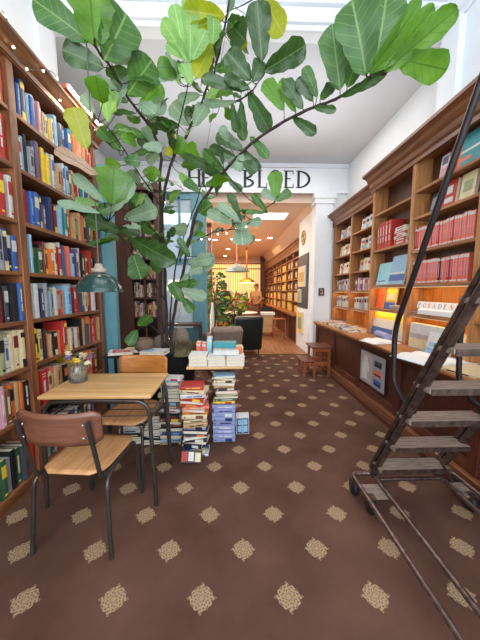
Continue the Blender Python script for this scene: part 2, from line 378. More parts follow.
# letters on the wall over the opening (serif capitals)
def letter(ch, x, z, h, y, m='letter', s=1.0, th=.012):
    mb = MB(); W = h*.72; t = h*.15; tn = h*.06; sf = h*.05; w_ = W
    def stem(cx, a=0, b=1, tt=t):
        mb.box(x+cx-tt/2, x+cx+tt/2, y-th, y, z+a*h, z+b*h, m)
    def serif(cx, zz, wd=.30*h): mb.box(x+cx-wd/2, x+cx+wd/2, y-th, y, zz, zz+sf, m)
    def bar(x0, x1, z0, tt=tn): mb.box(x+x0, x+x1, y-th, y, z+z0, z+z0+tt, m)
    def bowl(cx, cz, rx, rz, a0, a1, tk=t, n=18):
        for i in range(n):
            q = []
            for a in (a0+(a1-a0)*i/n, a0+(a1-a0)*(i+1)/n):
                wv = tn+(tk-tn)*abs(math.cos(a))
                q.append(((x+cx+rx*math.cos(a)), (z+cz+rz*math.sin(a)), x+cx+(rx-wv)*math.cos(a), z+cz+(rz-wv)*math.sin(a)))
            (a1x, a1z, b1x, b1z), (a2x, a2z, b2x, b2z) = q
            mb.prism([(a1x, y-th, a1z), (a2x, y-th, a2z), (b2x, y-th, b2z), (b1x, y-th, b1z)], m, (0, th, 0))
    pi = math.pi
    if ch in 'BDELHPR':
        stem(t, 0, 1); serif(t, z); serif(t, z+h-sf)
    if ch == 'B':
        bowl(t*1.2, .76*h, W*.62, .24*h, -pi/2, pi/2); bowl(t*1.2, .27*h, W*.72, .27*h, -pi/2, pi/2)
    elif ch == 'L': bar(t, W*.85, 0); mb.box(x+W*.78, x+W*.85, y-th, y, z, z+.28*h, m)
    elif ch == 'O': bowl(W*.58, .5*h, W*.62, .52*h, 0, 2*pi, n=32)
    elif ch == 'E':
        bar(t, W*.85, 0); bar(t, W*.82, 1*h-tn); bar(t, W*.6, .5*h); mb.box(x+W*.78, x+W*.85, y-th, y, z, z+.25*h, m).box(x+W*.75, x+W*.82, y-th, y, z+.78*h, z+h, m)
    elif ch == 'D': bowl(t*1.1, .5*h, W*.98, .5*h, -pi/2, pi/2, n=24)
    elif ch == 'H': stem(W); serif(W, z); serif(W, z+h-sf); bar(t, W, .5*h)
    elif ch == 'T': stem(W*.5); serif(W*.5, z); bar(0, W, h-tn); mb.box(x, x+.05*h, y-th, y, z+.75*h, z+h, m).box(x+W-.05*h, x+W, y-th, y, z+.75*h, z+h, m)
    elif ch in 'PR':
        bowl(t*1.2, .73*h, W*.66, .27*h, -pi/2, pi/2)
        if ch == 'R': mb.prism([(x+W*.35, y-th, z+.48*h), (x+W*.55, y-th, z+.48*h), (x+W, y-th, z), (x+W*.75, y-th, z)], m, (0, th, 0))
    elif ch == 'A':
        mb.prism([(x+W*.42, y-th, z+h), (x+W*.55, y-th, z+h), (x+W, y-th, z), (x+W*.82, y-th, z)], m, (0, th, 0)).prism([(x+W*.42, y-th, z+h), (x+W*.5, y-th, z+h), (x+W*.1, y-th, z), (x, y-th, z)], m, (0, th, 0)); bar(W*.2, W*.8, .3*h)
    elif ch == 'N':
        stem(t, tt=tn*1.4); stem(W, tt=tn*1.4); mb.prism([(x+t*.6, y-th, z+h), (x+t*1.6, y-th, z+h), (x+W, y-th, z), (x+W-t, y-th, z)], m, (0, th, 0))
    return mb
zb = P(280, 188.0, YS).z; zt = P(280, 170.5, YS).z; hL = zt-zb
sign = thing('wall_lettering', 'large black serif capitals painted on the white wall above the opening', 'lettering', (0, YS-.05, zb))
for ch, px in (('H', 187), ('E', 201), ('T', 213), ('B', 242.5), ('L', 257), ('O', 268.5), ('E', 283.5), ('D', 296)):
    o = letter(ch, P(px, 180, YS).x, zb, hL, YS-.0005, th=.006).build('letter', sign)

# ------------------------------------------------------------------ books
def book_mb(th, h, d, c, lab=None, style=0):
    """spine faces +X at x=0, thickness along Y from 0 to th, standing up"""
    k = 'bk_'+c; mb = MB(); cv = .0022 if th < .05 else .003
    mb.box(-d, -.002, 0, cv, 0, h, k).box(-d, -.002, th-cv, th, 0, h, k)
    ys = [0, th*.12, th*.5, th*.88, th]; xs = [-.002, .0015, .004 if th > .015 else .002, .0015, -.002]
    pts = [(xs[i], ys[i], 0) for i in range(5)] + [(-.004, th, 0), (-.004, 0, 0)]
    mb.prism(pts, k, (0, 0, h))
    mb.box(-d+.004, -.004, cv, th-cv, .003, h-.003, 'pages')
    if lab:
        l = 'bk_'+lab; x = .0046
        def band(z0, z1, y0=.14, y1=.86): mb.box(.0005, x, th*y0, th*y1, h*z0, h*z1, l)
        if style == 0: band(.55, .86); band(.08, .13, .3, .7)
        elif style == 1: band(.30, .80, .35, .65); band(.06, .10, .3, .7)
        elif style == 2: band(.88, .90); band(.80, .82); band(.35, .7, .3, .7); band(.12, .14)
        elif style == 3: band(.0, .22); band(.80, .93)
        elif style == 4: band(.25, .45, .38, .62); band(.50, .85, .38, .62)
    return mb
PAIR = dict(b='wcl', n='wcy', l='nwb', w='rbk', c='ksm', p='wm', r='wcy', m='cyz', y='kr', o='wkc', g='cwy', t='wk', k='wcro', d='wl', a='kwr', s='cy', v='wc', z='ksm', e='kc', u='wc', h='bw', i='wn')
ORD = ['first', 'second', 'third', 'fourth', 'fifth', 'sixth', 'seventh', 'eighth', 'ninth', 'tenth', 'eleventh', 'twelfth', 'thirteenth', 'fourteenth', 'fifteenth',
       'sixteenth', 'seventeenth', 'eighteenth', 'nineteenth', 'twentieth', 'twenty-first', 'twenty-second', 'twenty-third', 'twenty-fourth', 'twenty-fifth', 'twenty-sixth',
       'twenty-seventh', 'twenty-eighth', 'twenty-ninth', 'thirtieth', 'thirty-first', 'thirty-second', 'thirty-third', 'thirty-fourth', 'thirty-fifth']
def uniq(cands):
    for c in cands:
        if c not in LABELS: return c
    return cands[-1]
def shelf_row(seq, x, y0, y1, z, place, group, cat='book', name='book', thr=(.020, .044), hr=(.19, .26), dr=(.14, .19), face=1, jit=.016, end='the upright'):
    """books standing in a row along Y, spines to +X (face=1) or -X (face=-1)"""
    y = y0; i = 0; seq = list(seq); n = len(seq)
    ths = [random.uniform(*thr) for _ in seq]; sc_ = min(1.35, (y1-y0-.0015*n)/sum(ths)); ths = [t*sc_ for t in ths]
    hs = [random.uniform(*hr) for _ in seq]
    for i, c in enumerate(seq):
        th = ths[i]; h = hs[i] if random.random() > .3 or i == 0 else hs[i-1]
        lab = random.choice(PAIR[c]) if random.random() < .6 else None
        mb = book_mb(th, h, random.uniform(*dr), c, lab, random.randrange(5))
        T = Matrix.Identity(4)
        if face < 0: T = Matrix.Translation((0, th, 0)) @ Matrix.Rotation(math.pi, 4, 'Z')
        mb.v = [T @ v for v in mb.v]
        o = mb.build(name)
        o.location = (x+face*random.uniform(-jit, jit), y, z+.0008)
        l = BN[seq[i-1]] if i else None; r = BN[seq[i+1]] if i < n-1 else None
        szt = ('thin ' if th < .028 else 'thick ' if th > .038 else '')
        szh = ('tall ' if h > .245 else 'short ' if h < .20 else '')
        nb = f'between {l} and {r} ones' if l and r else f'next to {r or l} one at row end'
        A = f'{szt}{BN[c]} {cat} {nb}, {place}'; B = f'{szh}{szt}{BN[c]} {cat} {nb}, {place}'
        C_ = f'{BN[c]} {cat}, {ORD[min(i,34)]} from {end}, {place}'
        lb = uniq([A, B, C_])
        if len(lb.replace('-', ' ').split()) > 16: lb = C_
        tag(o, lb, cat, group)
        y += th+.0012
LB = [2.57, 2.22, 1.87, 1.53, 1.20, .88, .55, .10]
NM = ['top', 'second', 'third', 'fourth', 'fifth', 'sixth', 'seventh', 'bottom']
# left bookcases: one run of two bays
def left_bookcase():
    t = thing('bookcase', 'tall dark oak bookcase packed with books along the left wall', 'bookcase', (-1.6, 1.9, 0))
    xf, xb = -1.41, -1.74
    for y in (.70, 1.892, 2.95):
        MB().bbox(xb, xf, y, y+.058, 0, 2.88, 'oakZ', .004).build('upright', t)
    for (a, b_) in ((.758, 1.892), (1.95, 2.95)):
        for z in LB:
            MB().bbox(xb+.02, xf-.006, a, b_, z-.028, z, 'oakY', .003).build('shelf', t)
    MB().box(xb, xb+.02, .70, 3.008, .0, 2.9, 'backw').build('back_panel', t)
    MB().box(xb, xf-.02, .70, 3.008, 0, .07, 'oakY').build('plinth', t)
    c = MB(); c.box(xb, xf+.01,   .68, 3.02, 2.86, 2.90, 'oakY')
    pr = [(xf+.0, 2.87), (xf+.02, 2.87), (xf+.022, 2.905), (xf+.032, 2.912), (xf+.075, 2.962), (xf+.088, 2.966), (xf+.088, 2.988), (xf+.06, 2.998), (xf-.02, 3.0)]
    c.prism([(a, .68, b_) for a, b_ in pr], 'oakY', (0, 2.36, 0)); c.build('cornice', t)
    return t
left_bookcase()
XS = -1.435
S2 = ['bbnlbwpuccywlnldbtoouzrcu', 'wlkadvmyylwzsawlszzrrtsbrks', 'orbbnnvnrmlwtsozezzokdkzrs', 'tlgggkmsocwrwbvuluvawkszrrwlk', 'lwnnawlewaoalanrrdwwczrwkk', 'yyckozkkorrccrbwzkzdozrkraz', 'orrcuzzkysykedwoomsk', 'wagakwwrlmbwnkccwd']
S1 = ['opoou', 'mrrrr', 'wmrrw', 'wankb', 'kmkdkb', 'yrkewccc', 'vpsozok', 'wagakgdmr']
for i, z in enumerate(LB):
    gap = (LB[i-1]-z-.05) if i else .30
    hm = min(.272, gap)
    shelf_row(S2[i], XS, 1.956, 2.942, z, f'{NM[i]} shelf, left bookcase far bay', f'books on the {NM[i]} shelf of the far left bay', hr=(max(.16, hm-.09), hm), end='dividing upright' if False else 'the dividing upright')
    y0 = 1.886-len(S1[i])*.043
    big = i in (1, 3)
    shelf_row(S1[i], XS, y0, 1.886, z, f'{NM[i]} shelf, left bookcase near bay', f'books on the {NM[i]} shelf of the near left bay', hr=(max(.17, hm-.05), hm), thr=(.03, .05), end='the row start')
# ------------------------------------------------------------------ right-hand fittings
RB = [2.46, 2.18, 1.83, 1.48, 1.16]; MBd = [2.43, 1.95, 1.48, 1.17]; FB = [2.39, 2.07, 1.73, 1.41, 1.10]
ZCT = .80
def cornice(mb, x, y0, y1, z):
    pr = [(x+.02, z-.06), (x-.015, z-.06), (x-.015, z-.02), (x-.035, z), (x-.045, z+.05), (x-.075, z+.075), (x-.10, z+.115), (x-.15, z+.135), (x-.15, z+.165), (x-.02, z+.18)]
    mb.prism([(a, y0, b_) for a, b_ in pr], 'corn', (0, y1-y0, 0))
t = thing('wall_bookcase', 'tall light oak bookcase with heavy cornice, nearest on the right wall', 'bookcase', (2.05, 2.4, ZCT))
xf, xb = 1.95, 2.145
ups = (1.30, 2.115, 2.955, 3.775)
for y in ups: MB().bbox(xf, xb+.0, y, y+.05, ZCT, 2.80, 'oakZl', .004).build('upright', t)
for a, b_, bs in ((1.35, 2.115, RB), (2.165, 2.955, RB), (3.005, 3.775, MBd)):
    for z in bs: MB().bbox(xf+.008, xb, a, b_, z-.028, z, 'oakYl', .003).build('shelf', t)
MB().box(xb-.012, xb, 1.30, 3.825, ZCT, 1.47, 'litback').box(xb-.012, xb, 1.30, 3.825, 1.47, 2.8, 'shadeback').build('back_panel', t)
c = MB().box(xf-.01, xb, 1.28, 3.84, 2.79, 2.83, 'oakYl'); cornice(c, xf, 1.28, 3.86, 2.80); c.box(xf-.1, xb, 1.28, 3.84, 2.94, 2.97, 'oakYl').build('cornice', t)
t = thing('wall_bookcase', 'set-back light oak bookcase beside the white column, far end of right wall', 'bookcase', (2.25, 4.8, ZCT))
xf2, xb2 = 2.10, 2.345
for y in (3.86, 4.80, 5.60): MB().bbox(xf2, xb2, y, y+.05, ZCT, 2.76, 'oakZl', .004).build('upright', t)
for a, b_ in ((3.91, 4.80), (4.85, 5.60)):
    for z in FB: MB().bbox(xf2+.008, xb2, a, b_, z-.026, z, 'oakYl', .003).build('shelf', t)
MB().box(xb2-.012, xb2, 3.86, 5.65, ZCT, 1.40, 'litback').box(xb2-.012, xb2, 3.86, 5.65, 1.40, 2.78, 'shadeback').build('back_panel', t)
c = MB().box(xf2, xb2, 3.86, 5.66, 2.74, 2.78, 'oakYl'); cornice(c, xf2, 3.86, 5.68, 2.76); c.box(xf2-.1, xb2, 3.86, 5.66, 2.90, 2.93, 'oakYl').build('cornice', t)
# base cabinets: panelled fronts, one run
t = thing('base_cabinet', 'long dark mahogany base cabinet with framed panels under the right counter', 'cabinet', (1.8, 3, 0))
MB().box(1.70, 2.14, .9, 3.83, .10, ZCT-.056, 'darkZ').box(1.70, 2.34, 3.83, 5.28, .10, ZCT-.056, 'darkZ').build('carcass', t)
ys = [.9, 1.72, 2.62, 3.46, 4.36, 5.24]
for y in ys: MB().bbox(1.668, 1.70, y-.045 if y > .9 else y, y+.045, .12, ZCT-.056, 'darkZ', .004).build('stile', t)
for a, b_ in zip(ys, ys[1:]):
    MB().bbox(1.675, 1.70, a+.045, b_-.045, .12, .20, 'darkY', .004).bbox(1.675, 1.70, a+.045, b_-.045, .70, ZCT-.056, 'darkY', .004).bbox(1.69, 1.70, a+.05, b_-.05, .20, .70, 'darkZ', .003).build('panel', t)
MB().bbox(1.60, 1.72, .9, 5.28, 0, .055, 'darkY', .006).bbox(1.63, 1.72, .9, 5.28, .055, .115, 'oakY', .006).build('plinth', t)
t = thing('counter_top', 'long worn oak counter top running along the right wall', 'counter', (1.8, 3, ZCT))
MB().bbox(1.60, 2.14, .9, 3.83, ZCT-.028, ZCT-.0005, 'oakYl', .006).bbox(1.62, 2.34, 3.831, 5.32, ZCT-.028, ZCT-.0005, 'oakYl', .006).build('top_board', t)
MB().bbox(1.63, 1.70, .9, 5.29, ZCT-.055, ZCT-.029, 'oakY', .006).build('edge_moulding', t)

# shelf lamps: warm strips under the shelves over the two lowest compartments
def shelf_lamp(x, y0, y1, z, label):
    o = MB().box(x, x+.02, y0, y1, z-.012, z, 'cream').box(x+.002, x+.018, y0+.01, y1-.01, z-.0135, z-.012, 'ledglow').build('shelf_lamp')
    tag(o, label, 'lamp')
    area('shelf_lamp_light', (x+.03, (y0+y1)/2, z-.02), (0, R(-22), 0), .05, y1-y0, .45, (1.0, .56, .16))
for nm, x, y0, y1, zz in (('nearest right bay', 1.965, 2.18, 2.94, (1.452, 1.132)), ('middle right bay with red folders', 1.965, 3.02, 3.76, (1.452, 1.142)), ('set-back bay next to red folders', 2.115, 3.93, 4.78, (1.384, 1.074)), ('bay beside the white column', 2.115, 4.87, 5.58, (1.384, 1.074))):
    for k, z in enumerate(zz): shelf_lamp(x, y0, y1, z, f'slim warm strip lamp under {"upper" if k == 0 else "lower"} lit shelf, {nm}')

# two rows of red-spined paperbacks
def striped(th, h, d, c):
    mb = MB(); cv = .0012
    mb.box(-d, 0, 0, th, 0, h, 'bk_'+c)
    mb.box(-d+.003, -.001, cv, th-cv, h, h+.0006, 'pages')
    mb.box(0, .0012, th*.06, th*.94, h*.86, h*.97, 'bk_w').box(0, .0012, th*.06, th*.94, .03*h, .09*h, 'bk_w').box(0, .0012, th*.35, th*.65, h*.2, h*.8, 'bk_p')
    return mb
for zi, (z, n) in enumerate(((1.83, 27), (1.48, 25))):
    y = 2.945
    for i in range(n):
        th = random.uniform(.022, .031); blk = (zi == 1 and i == 13); h = .235+random.uniform(-.006, .006)
        if y-th < 2.17: break
        mb = striped(th, h, .15, 'k' if blk else random.choice('uuuru'))
        T = Matrix.Translation((0, th, 0)) @ Matrix.Rotation(math.pi, 4, 'Z'); mb.v = [T @ v for v in mb.v]
        o = mb.build('paperback'); y -= th+.001
        o.location = (1.985+random.uniform(-.006, .006), y, z+.0006)
        if blk: tag(o, 'single black paperback amid the lower row of red-spined paperbacks', 'paperback')
        else: tag(o, f'{ORD[i]} red-and-white spine from left in {"upper" if zi == 0 else "lower"} row of matching paperbacks', 'paperback', 'red-spined paperbacks in the '+('upper' if zi == 0 else 'lower')+' row')

def slab(name, label, cat, c, size, loc, rot=(0, 0, 0), group=None, art=None, pages=True):
    """a flat book or box: size (x,y,z) centred in x,y with its base at z=0"""
    sx, sy, sz = size; mb = MB(); k = 'bk_'+c if 'bk_'+c in M else c
    if pages and sz > .008:
        cv = min(.003, sz*.15)
        mb.box(-sx/2, sx/2, -sy/2, sy/2, 0, cv, k).box(-sx/2, sx/2, -sy/2, sy/2, sz-cv, sz, k).box(-sx/2, -sx/2+.003, -sy/2, sy/2, cv, sz-cv, k)
        mb.box(-sx/2+.003, sx/2-.004, -sy/2+.004, sy/2-.004, cv, sz-cv, 'pages')
        mb.box(-sx/2-.0012, -sx/2, -sy*.3, sy*.3, sz*.3, sz*.7, 'bk_'+(PAIR.get(c, 'k')[0]))
    else: mb.bbox(-sx/2, sx/2, -sy/2, sy/2, 0, sz, k, min(.002, sz*.2))
    if art:
        for ai, (u0, u1, v0, v1, cc) in enumerate(art):
            mb.box(-sx/2+u0*sx, -sx/2+u1*sx, -sy/2+v0*sy, -sy/2+v1*sy, sz, sz+.0008+.0004*ai, 'bk_'+cc if 'bk_'+cc in M else cc)
    o = mb.build(name); o.location = loc; o.rotation_euler = rot
    return tag(o, label, cat, group)
def faceout(name, label, cat, c, w_, h_, th, loc, tilt=12, rz=0, art=None, group=None):
    """standing book showing its front cover towards -X; base at loc. art in (u0,u1,v0,v1,colour), u from far (+Y) to near"""
    mb = MB(); k = 'bk_'+c if 'bk_'+c in M else c
    mb.box(0, .002, -w_/2, w_/2, 0, h_, k).box(th-.002, th, -w_/2, w_/2, 0, h_, k).box(.002, th-.002, w_/2-.003, w_/2, 0, h_, k).box(.002, th-.002, -w_/2+.004, w_/2-.003, .003, h_-.003, 'pages')
    if art:
        for ai, (u0, u1, v0, v1, cc) in enumerate(art): mb.box(-.0010-.0004*ai, 0, w_/2-u1*w_, w_/2-u0*w_, v0*h_, v1*h_, 'bk_'+cc if 'bk_'+cc in M else cc)
    o = mb.build(name); o.location = loc; o.rotation_euler = (0, R(tilt), R(rz))
    return tag(o, label, cat, group)

# near bay
z = 2.462
faceout('boxed_set', 'white and lilac boxed book on the uppermost shelf of nearest right bay', 'book', 'w', .10, .23, .04, (2.02, 2.66, z), 6, art=[(.1, .9, .1, .5, 'p'), (.15, .85, .6, .9, 'v')])
faceout('boxed_set', 'red backed book beside the turquoise one, uppermost shelf, nearest right bay', 'book', 'r', .09, .26, .04, (2.01, 2.53, z), 4, art=[(.2, .8, .2, .4, 'w')])
faceout('boxed_set', 'large turquoise book facing out on the uppermost right shelf', 'book', 't', .28, .27, .05, (2.0, 2.33, z), 4, art=[(.0, 1, .45, .52, 'w'), (.1, .5, .2, .3, 'u'), (.0, .1, 0, 1, 'o')])
z = 2.182
faceout('boxed_set', 'grey book leaning on second shelf of nearest right bay', 'book', 'd', .12, .20, .03, (2.03, 2.77, z), 10, art=[(.15, .85, .2, .8, 'a')])
faceout('boxed_set', 'bright red book with white lettering on second shelf of nearest right bay', 'book', 'r', .16, .235, .04, (2.01, 2.56, z), 6, art=[(.2, .8, .15, .35, 'w'), (.3, .7, .5, .8, 'w')])
faceout('boxed_set', 'cream book facing out at the near end of second right shelf', 'book', 'c', .15, .23, .03, (2.01, 2.36, z), 6, art=[(.2, .8, .3, .7, 'e')])
z = 1.162
t = thing('display_box', 'white display box with coloured capitals on lit shelf of nearest right bay', 'box', (2.07, 2.55, z))
mb = MB().prism([(1.965, 2.80, z), (1.965, 2.80, z+.045), (1.99, 2.80, z+.06), (2.12, 2.80, z+.06), (2.12, 2.80, z)], 'paper', (0, -.44, 0)).build('box_body', t)
mb = MB().prism([(1.985, 2.845, z+.061), (2.00, 2.845, z+.128), (2.01, 2.845, z+.128), (2.01, 2.845, z+.061)], 'paper', (0, -.50, 0)).build('letter_strip', t)
for i, (ch, cc) in enumerate(zip('PORADEN', 'brurtru')):
    l = letter(ch, 0, 0, .046, 0, 'bk_'+cc, th=.001)
    T = Matrix.Translation((1.9865, 2.825-i*.069, z+.070)) @ Matrix.Rotation(R(13), 4, 'Y') @ Matrix.Rotation(R(-90), 4, 'Z')
    l.v = [T @ v for v in l.v]; l.build('letter', t)
faceout('leaflet_holder', 'white card leaning on lit shelf near the ladder, right bay', 'card', 'paper', .13, .20, .02, (1.98, 2.245, z), 16, art=[(.2, .8, .2, .5, 'c')])
slab('sample_book', 'thin grey booklet at far end of display box shelf, nearest right bay', 'book', 'a', (.14, .12, .012), (2.04, 2.88, z))
z = ZCT+.0006
faceout('catalogue_box', 'wide white and beige boxed catalogue standing on counter behind the open atlas', 'book', 'w', .50, .26, .07, (1.935, 2.62, z), 3, art=[(.02, .98, .40, .60, 'q'), (.02, .98, .04, .40, 'c')])
faceout('catalogue_box', 'white leaflet book leaning before the wide catalogue on right counter', 'book', 'l', .15, .22, .02, (1.87, 2.46, z), 14, art=[(0, 1, .3, 1, 'w'), (.2, .8, .35, .55, 'l')])
faceout('catalogue_box', 'cream book standing beside the wide catalogue on right counter', 'book', 'c', .16, .22, .03, (2.03, 2.26, z), 8, art=[(.2, .8, .2, .8, 'w')])
def open_book(label, loc, rz, w_, h_, cc='l'):
    t = thing('open_book', label, 'book', loc, rz)
    n = 8
    for s in (-1, 1):
        mb = MB(); vs = []
        for i in range(n+1):
            u = i/n; zz = .018*math.sin(math.pi*min(1, u*1.3))*(1-u*.35)+.012*(1-u)
            for y in (-h_/2, h_/2): vs += [(s*u*w_, y, .004), (s*u*w_, y, .006+zz)]
        fs = []
        for i in range(n):
            a = i*4; b_ = a+4
            fs += [(a+1, b_+1, b_+3, a+3), (a, a+2, b_+2, b_), (a, b_, b_+1, a+1), (a+2, a+3, b_+3, b_+2)]
        fs.append((n*4, n*4+2, n*4+3, n*4+1)); mb.add(vs, fs, 'paper')
        mb.build('page_block', t, local=True)
    mb = MB().box(-w_-.006, w_+.006, -h_/2-.006, h_/2+.006, .0, .004, 'bk_'+cc).build('cover', t, local=True)
    # printed matter lying flush on the right page
    mb = MB(); mb.box(w_*.25, w_*.75, -h_*.3, h_*.2, .020, .0206, 'bk_'+cc).build('picture', t, local=True)
    return t
open_book('large open atlas with pale pages hanging over the edge of right counter', (1.745, 2.26, z), R(14), .24, .42, 'l')
open_book('open white booklet lying on counter below the yellow and blue poster book', (1.74, 3.10, z), R(8), .17, .26, 'w')
slab('book', 'flat pale cream book lying at the near end of right counter behind ladder treads', 'book', 'c', (.34, .26, .018), (1.80, 1.90, z), (0, 0, R(12)))
slab('book', 'tan board book on counter behind the uppermost ladder tread', 'book', 'z', (.3, .24, .02), (1.78, 1.58, z), (0, 0, R(-8)))
# middle bay
z = 1.952
for i, (cc, th) in enumerate((('r', .04), ('r', .05), ('r', .05), ('r', .06), ('r', .06))):
    y = 3.70-sum((.04, .05, .05, .06, .06)[:i])-i*.012
    mb = book_mb(th+.006, .33 if i else .31, .19, 'r', 'w', 4)
    T = Matrix.Translation((0, th, 0)) @ Matrix.Rotation(math.pi, 4, 'Z'); mb.v = [T @ v for v in mb.v]
    o = mb.build('folder'); o.location = (1.975, y-th, z); tag(o, f'tall bright red folder, {ORD[i]} from left on the middle right shelf', 'folder', 'red folders on the middle right shelf')
for i, (cc, sx, sy) in enumerate((('r', .2, .26), ('r', .19, .25), ('w', .2, .24), ('r', .18, .23), ('w', .19, .22), ('w', .17, .2))):
    slab('book', f'{"white" if cc == "w" else "red"} book, {ORD[i]} from bottom of flat stack beside the red folders', 'book', cc, (sx, sy, .034), (2.07, 3.19+.006*i, z+i*.0345), (0, 0, R(random.uniform(-8, 8))), 'flat stack beside the red folders')
z = 1.482
faceout('picture_book', 'pale blue picture book facing out on middle right shelf, further of two', 'picture book', 'h', .36, .29, .02, (2.0, 3.55, z), 9, art=[(.1, .6, .15, .2, 'b'), (.3, .9, .08, .12, 'w')])
faceout('picture_book', 'taller pale blue picture book with blue boats on middle right shelf', 'picture book', 'l', .30, .35, .02, (1.97, 3.24, z), 10, art=[(.0, 1, .12, .34, 'b'), (.05, .95, .36, .42, 'w')])
faceout('picture_book', 'thin tan book leaning at the near end of middle right shelf', 'picture book', 'z', .05, .27, .02, (2.0, 3.04, z), 8)
z = 1.172
faceout('picture_book', 'plain orange book facing out on lit middle right shelf', 'picture book', 'f', .17, .26, .02, (2.02, 3.66, z), 8, art=[(0, 1, 0, 1, 'f')])
faceout('picture_book', 'yellow and blue book facing out beside the orange one', 'picture book', 'z', .22, .27, .02, (2.02, 3.42, z), 8, art=[(0, 1, .38, .95, 'y'), (0, 1, 0, .3, 'b'), (.2, .8, .45, .7, 'w')])
for i in range(4):
    slab('booklet', f'white booklet, {ORD[i]} from bottom of the pile beside the orange book', 'book', 'w', (.17, .24, .012), (2.05, 3.16+.01*i, z+i*.0126), (0, 0, R(-10+7*i)), 'white booklets beside the orange book')
z = ZCT+.0006
faceout('poster_book', 'large book striped yellow, white and blue standing on right counter', 'book', 'y', .48, .33, .02, (1.99, 3.53, z), 9, art=[(0, 1, .0, .34, 'b'), (0, 1, .34, .70, 'w'), (0, 1, .70, 1, 'y')])
faceout('poster_book', 'smaller yellow and beige book at the near side of striped one', 'book', 'y', .17, .32, .02, (2.02, 3.14, z), 8, art=[(0, 1, .3, .7, 'c'), (0, 1, 0, .3, 'w')])
o = MB().tube([(1.88, 3.16, z+.045), (1.90, 3.44, z+.045)], .044, 'bk_i', 14).build('paper_roll'); tag(o, 'lilac paper roll lying on counter before the striped book', 'roll')
# set-back bays: small books standing at a slant, covers out
cols_far = {0: 'wzaw', 1: 'wczw', 2: 'wrzc', 3: 'wapcv', 4: 'wlyac'}
for bi, (ya, yb, bn) in enumerate(((3.95, 4.76, 'bay next to red folders'), (4.90, 5.56, 'bay beside the column'))):
    for k, z in enumerate(FB):
        n = 6 if k < 3 else 8
        for i in range(n):
            if k < 3 and i >= 5: break
            y = ya+.06+i*(yb-ya-.1)/n
            cc = random.choice(cols_far[k])
            if bi == 0 and k == 3 and i in (1, 2): cc = 'p'
            nm_ = f'{BN[cc]} paperback, {ORD[i]} from near end, {NM[k]} shelf, {bn}'
            if k < 3: faceout('paperback', nm_, 'paperback', cc, .115, .19+random.uniform(-.01, .02), .016, (2.16, y, z+.001), 8, 24, art=[(.15, .85, .55, .8, random.choice('krbz')), (.2, .8, .1, .4, random.choice('wcla'))], group=f'paperbacks on the {NM[k]} shelf, {bn}')
            else:
                mb = book_mb((yb-ya-.1)/n-.012, .2+random.uniform(-.02, .02), .13, cc, random.choice(PAIR[cc]), 0)
                th = (yb-ya-.1)/n-.012; T = Matrix.Translation((0, th, 0)) @ Matrix.Rotation(math.pi, 4, 'Z'); mb.v = [T @ v for v in mb.v]
                o = mb.build('paperback'); o.location = (2.14, y-.04, z+.001); tag(o, nm_, 'paperback', f'paperbacks on the {NM[k]} shelf, {bn}')
# flat books laid out on the far counter
n = 0
for yy in [3.90+.2*k for k in range(7)]:
    for xx in (1.76, 1.95):
        cc = 'wcawczwlzwcpwc'[n]
        slab('book', f'{BN[cc]} book lying flat on far counter, {ORD[n//2]} along, {"front" if xx < 1.8 else "back"} row', 'booklet', cc, (.155, .15, .022+.012*(n % 3)), (xx, yy, ZCT+.0006), (0, 0, R(random.uniform(-5, 5))), 'books laid flat on the far counter', art=[(.2, .8, .2, .6, 'krbzas'[n % 6])]); n += 1
# poster hanging on a cabinet door
t = thing('poster', 'grey poster of a white gown shape and three pictures on mahogany cabinet panel', 'poster', (1.655, 3.08, .3))
x = 1.663
MB().bbox(x-.008, x, 2.81, 3.36, .27, .66, 'bk_a', .002).build('board', t)
pl = [(.0, 0), (.62, 0), (.62, .35), (.78, .36), (.78, .62), (.66, .76), (.6, .9), (.4, 1.0), (.22, .9), (.16, .76), (.02, .62), (.02, .36)]
MB().box(x-.0092, x-.008, 3.07, 3.34, .29, .64, 'bk_q').build('backing_print', t)
MB().prism([(x-.0105, 3.32-u*.22-.01, .315+v*.30) for u, v in pl], 'bk_w', (.0012, 0, 0)).build('gown_print', t)
for i, cc in enumerate(('d', 'u', 'b')): MB().box(x-.0105, x-.008, 2.87, 3.02, .53-.11*i, .60-.11*i, 'bk_'+cc).box(x-.011, x-.0105, 2.88, 3.01, .54-.11*i, .56-.11*i, 'bk_k').build('small_picture', t)

# ------------------------------------------------------------------ stool beside the counter
def step_stool():
    t = thing('step_stool', 'small orange wooden step stool at the far end of counter', 'stool', (1.43, 4.46, 0)); t['_w'] = (1.42, 4.62, 0)
    def leg(x, y, z1, dx=0): MB().prism([(x-.018, y-.018, 0), (x+.018, y-.018, 0), (x+.018, y+.018, 0), (x-.018, y+.018, 0)], 'stoolw', (dx, 0, z1)).build('leg', t)
    for y in (4.44, 4.76): leg(1.33, y, .47); leg(1.57, y, .47)
    MB().bbox(1.28, 1.62, 4.40, 4.80, .47, .50, 'stooltop', .006).build('seat', t)
    for y in (4.44, 4.76): leg(1.17, y, .24)
    MB().bbox(1.12, 1.33, 4.41, 4.79, .24, .262, 'stooltop', .005).build('step', t)
    for y in (4.425, 4.745): MB().box(1.33, 1.57, y, y+.03, .42, .468, 'stoolw').box(1.16, 1.57, y, y+.03, .19, .24, 'stoolw').build('rail', t)
step_stool()
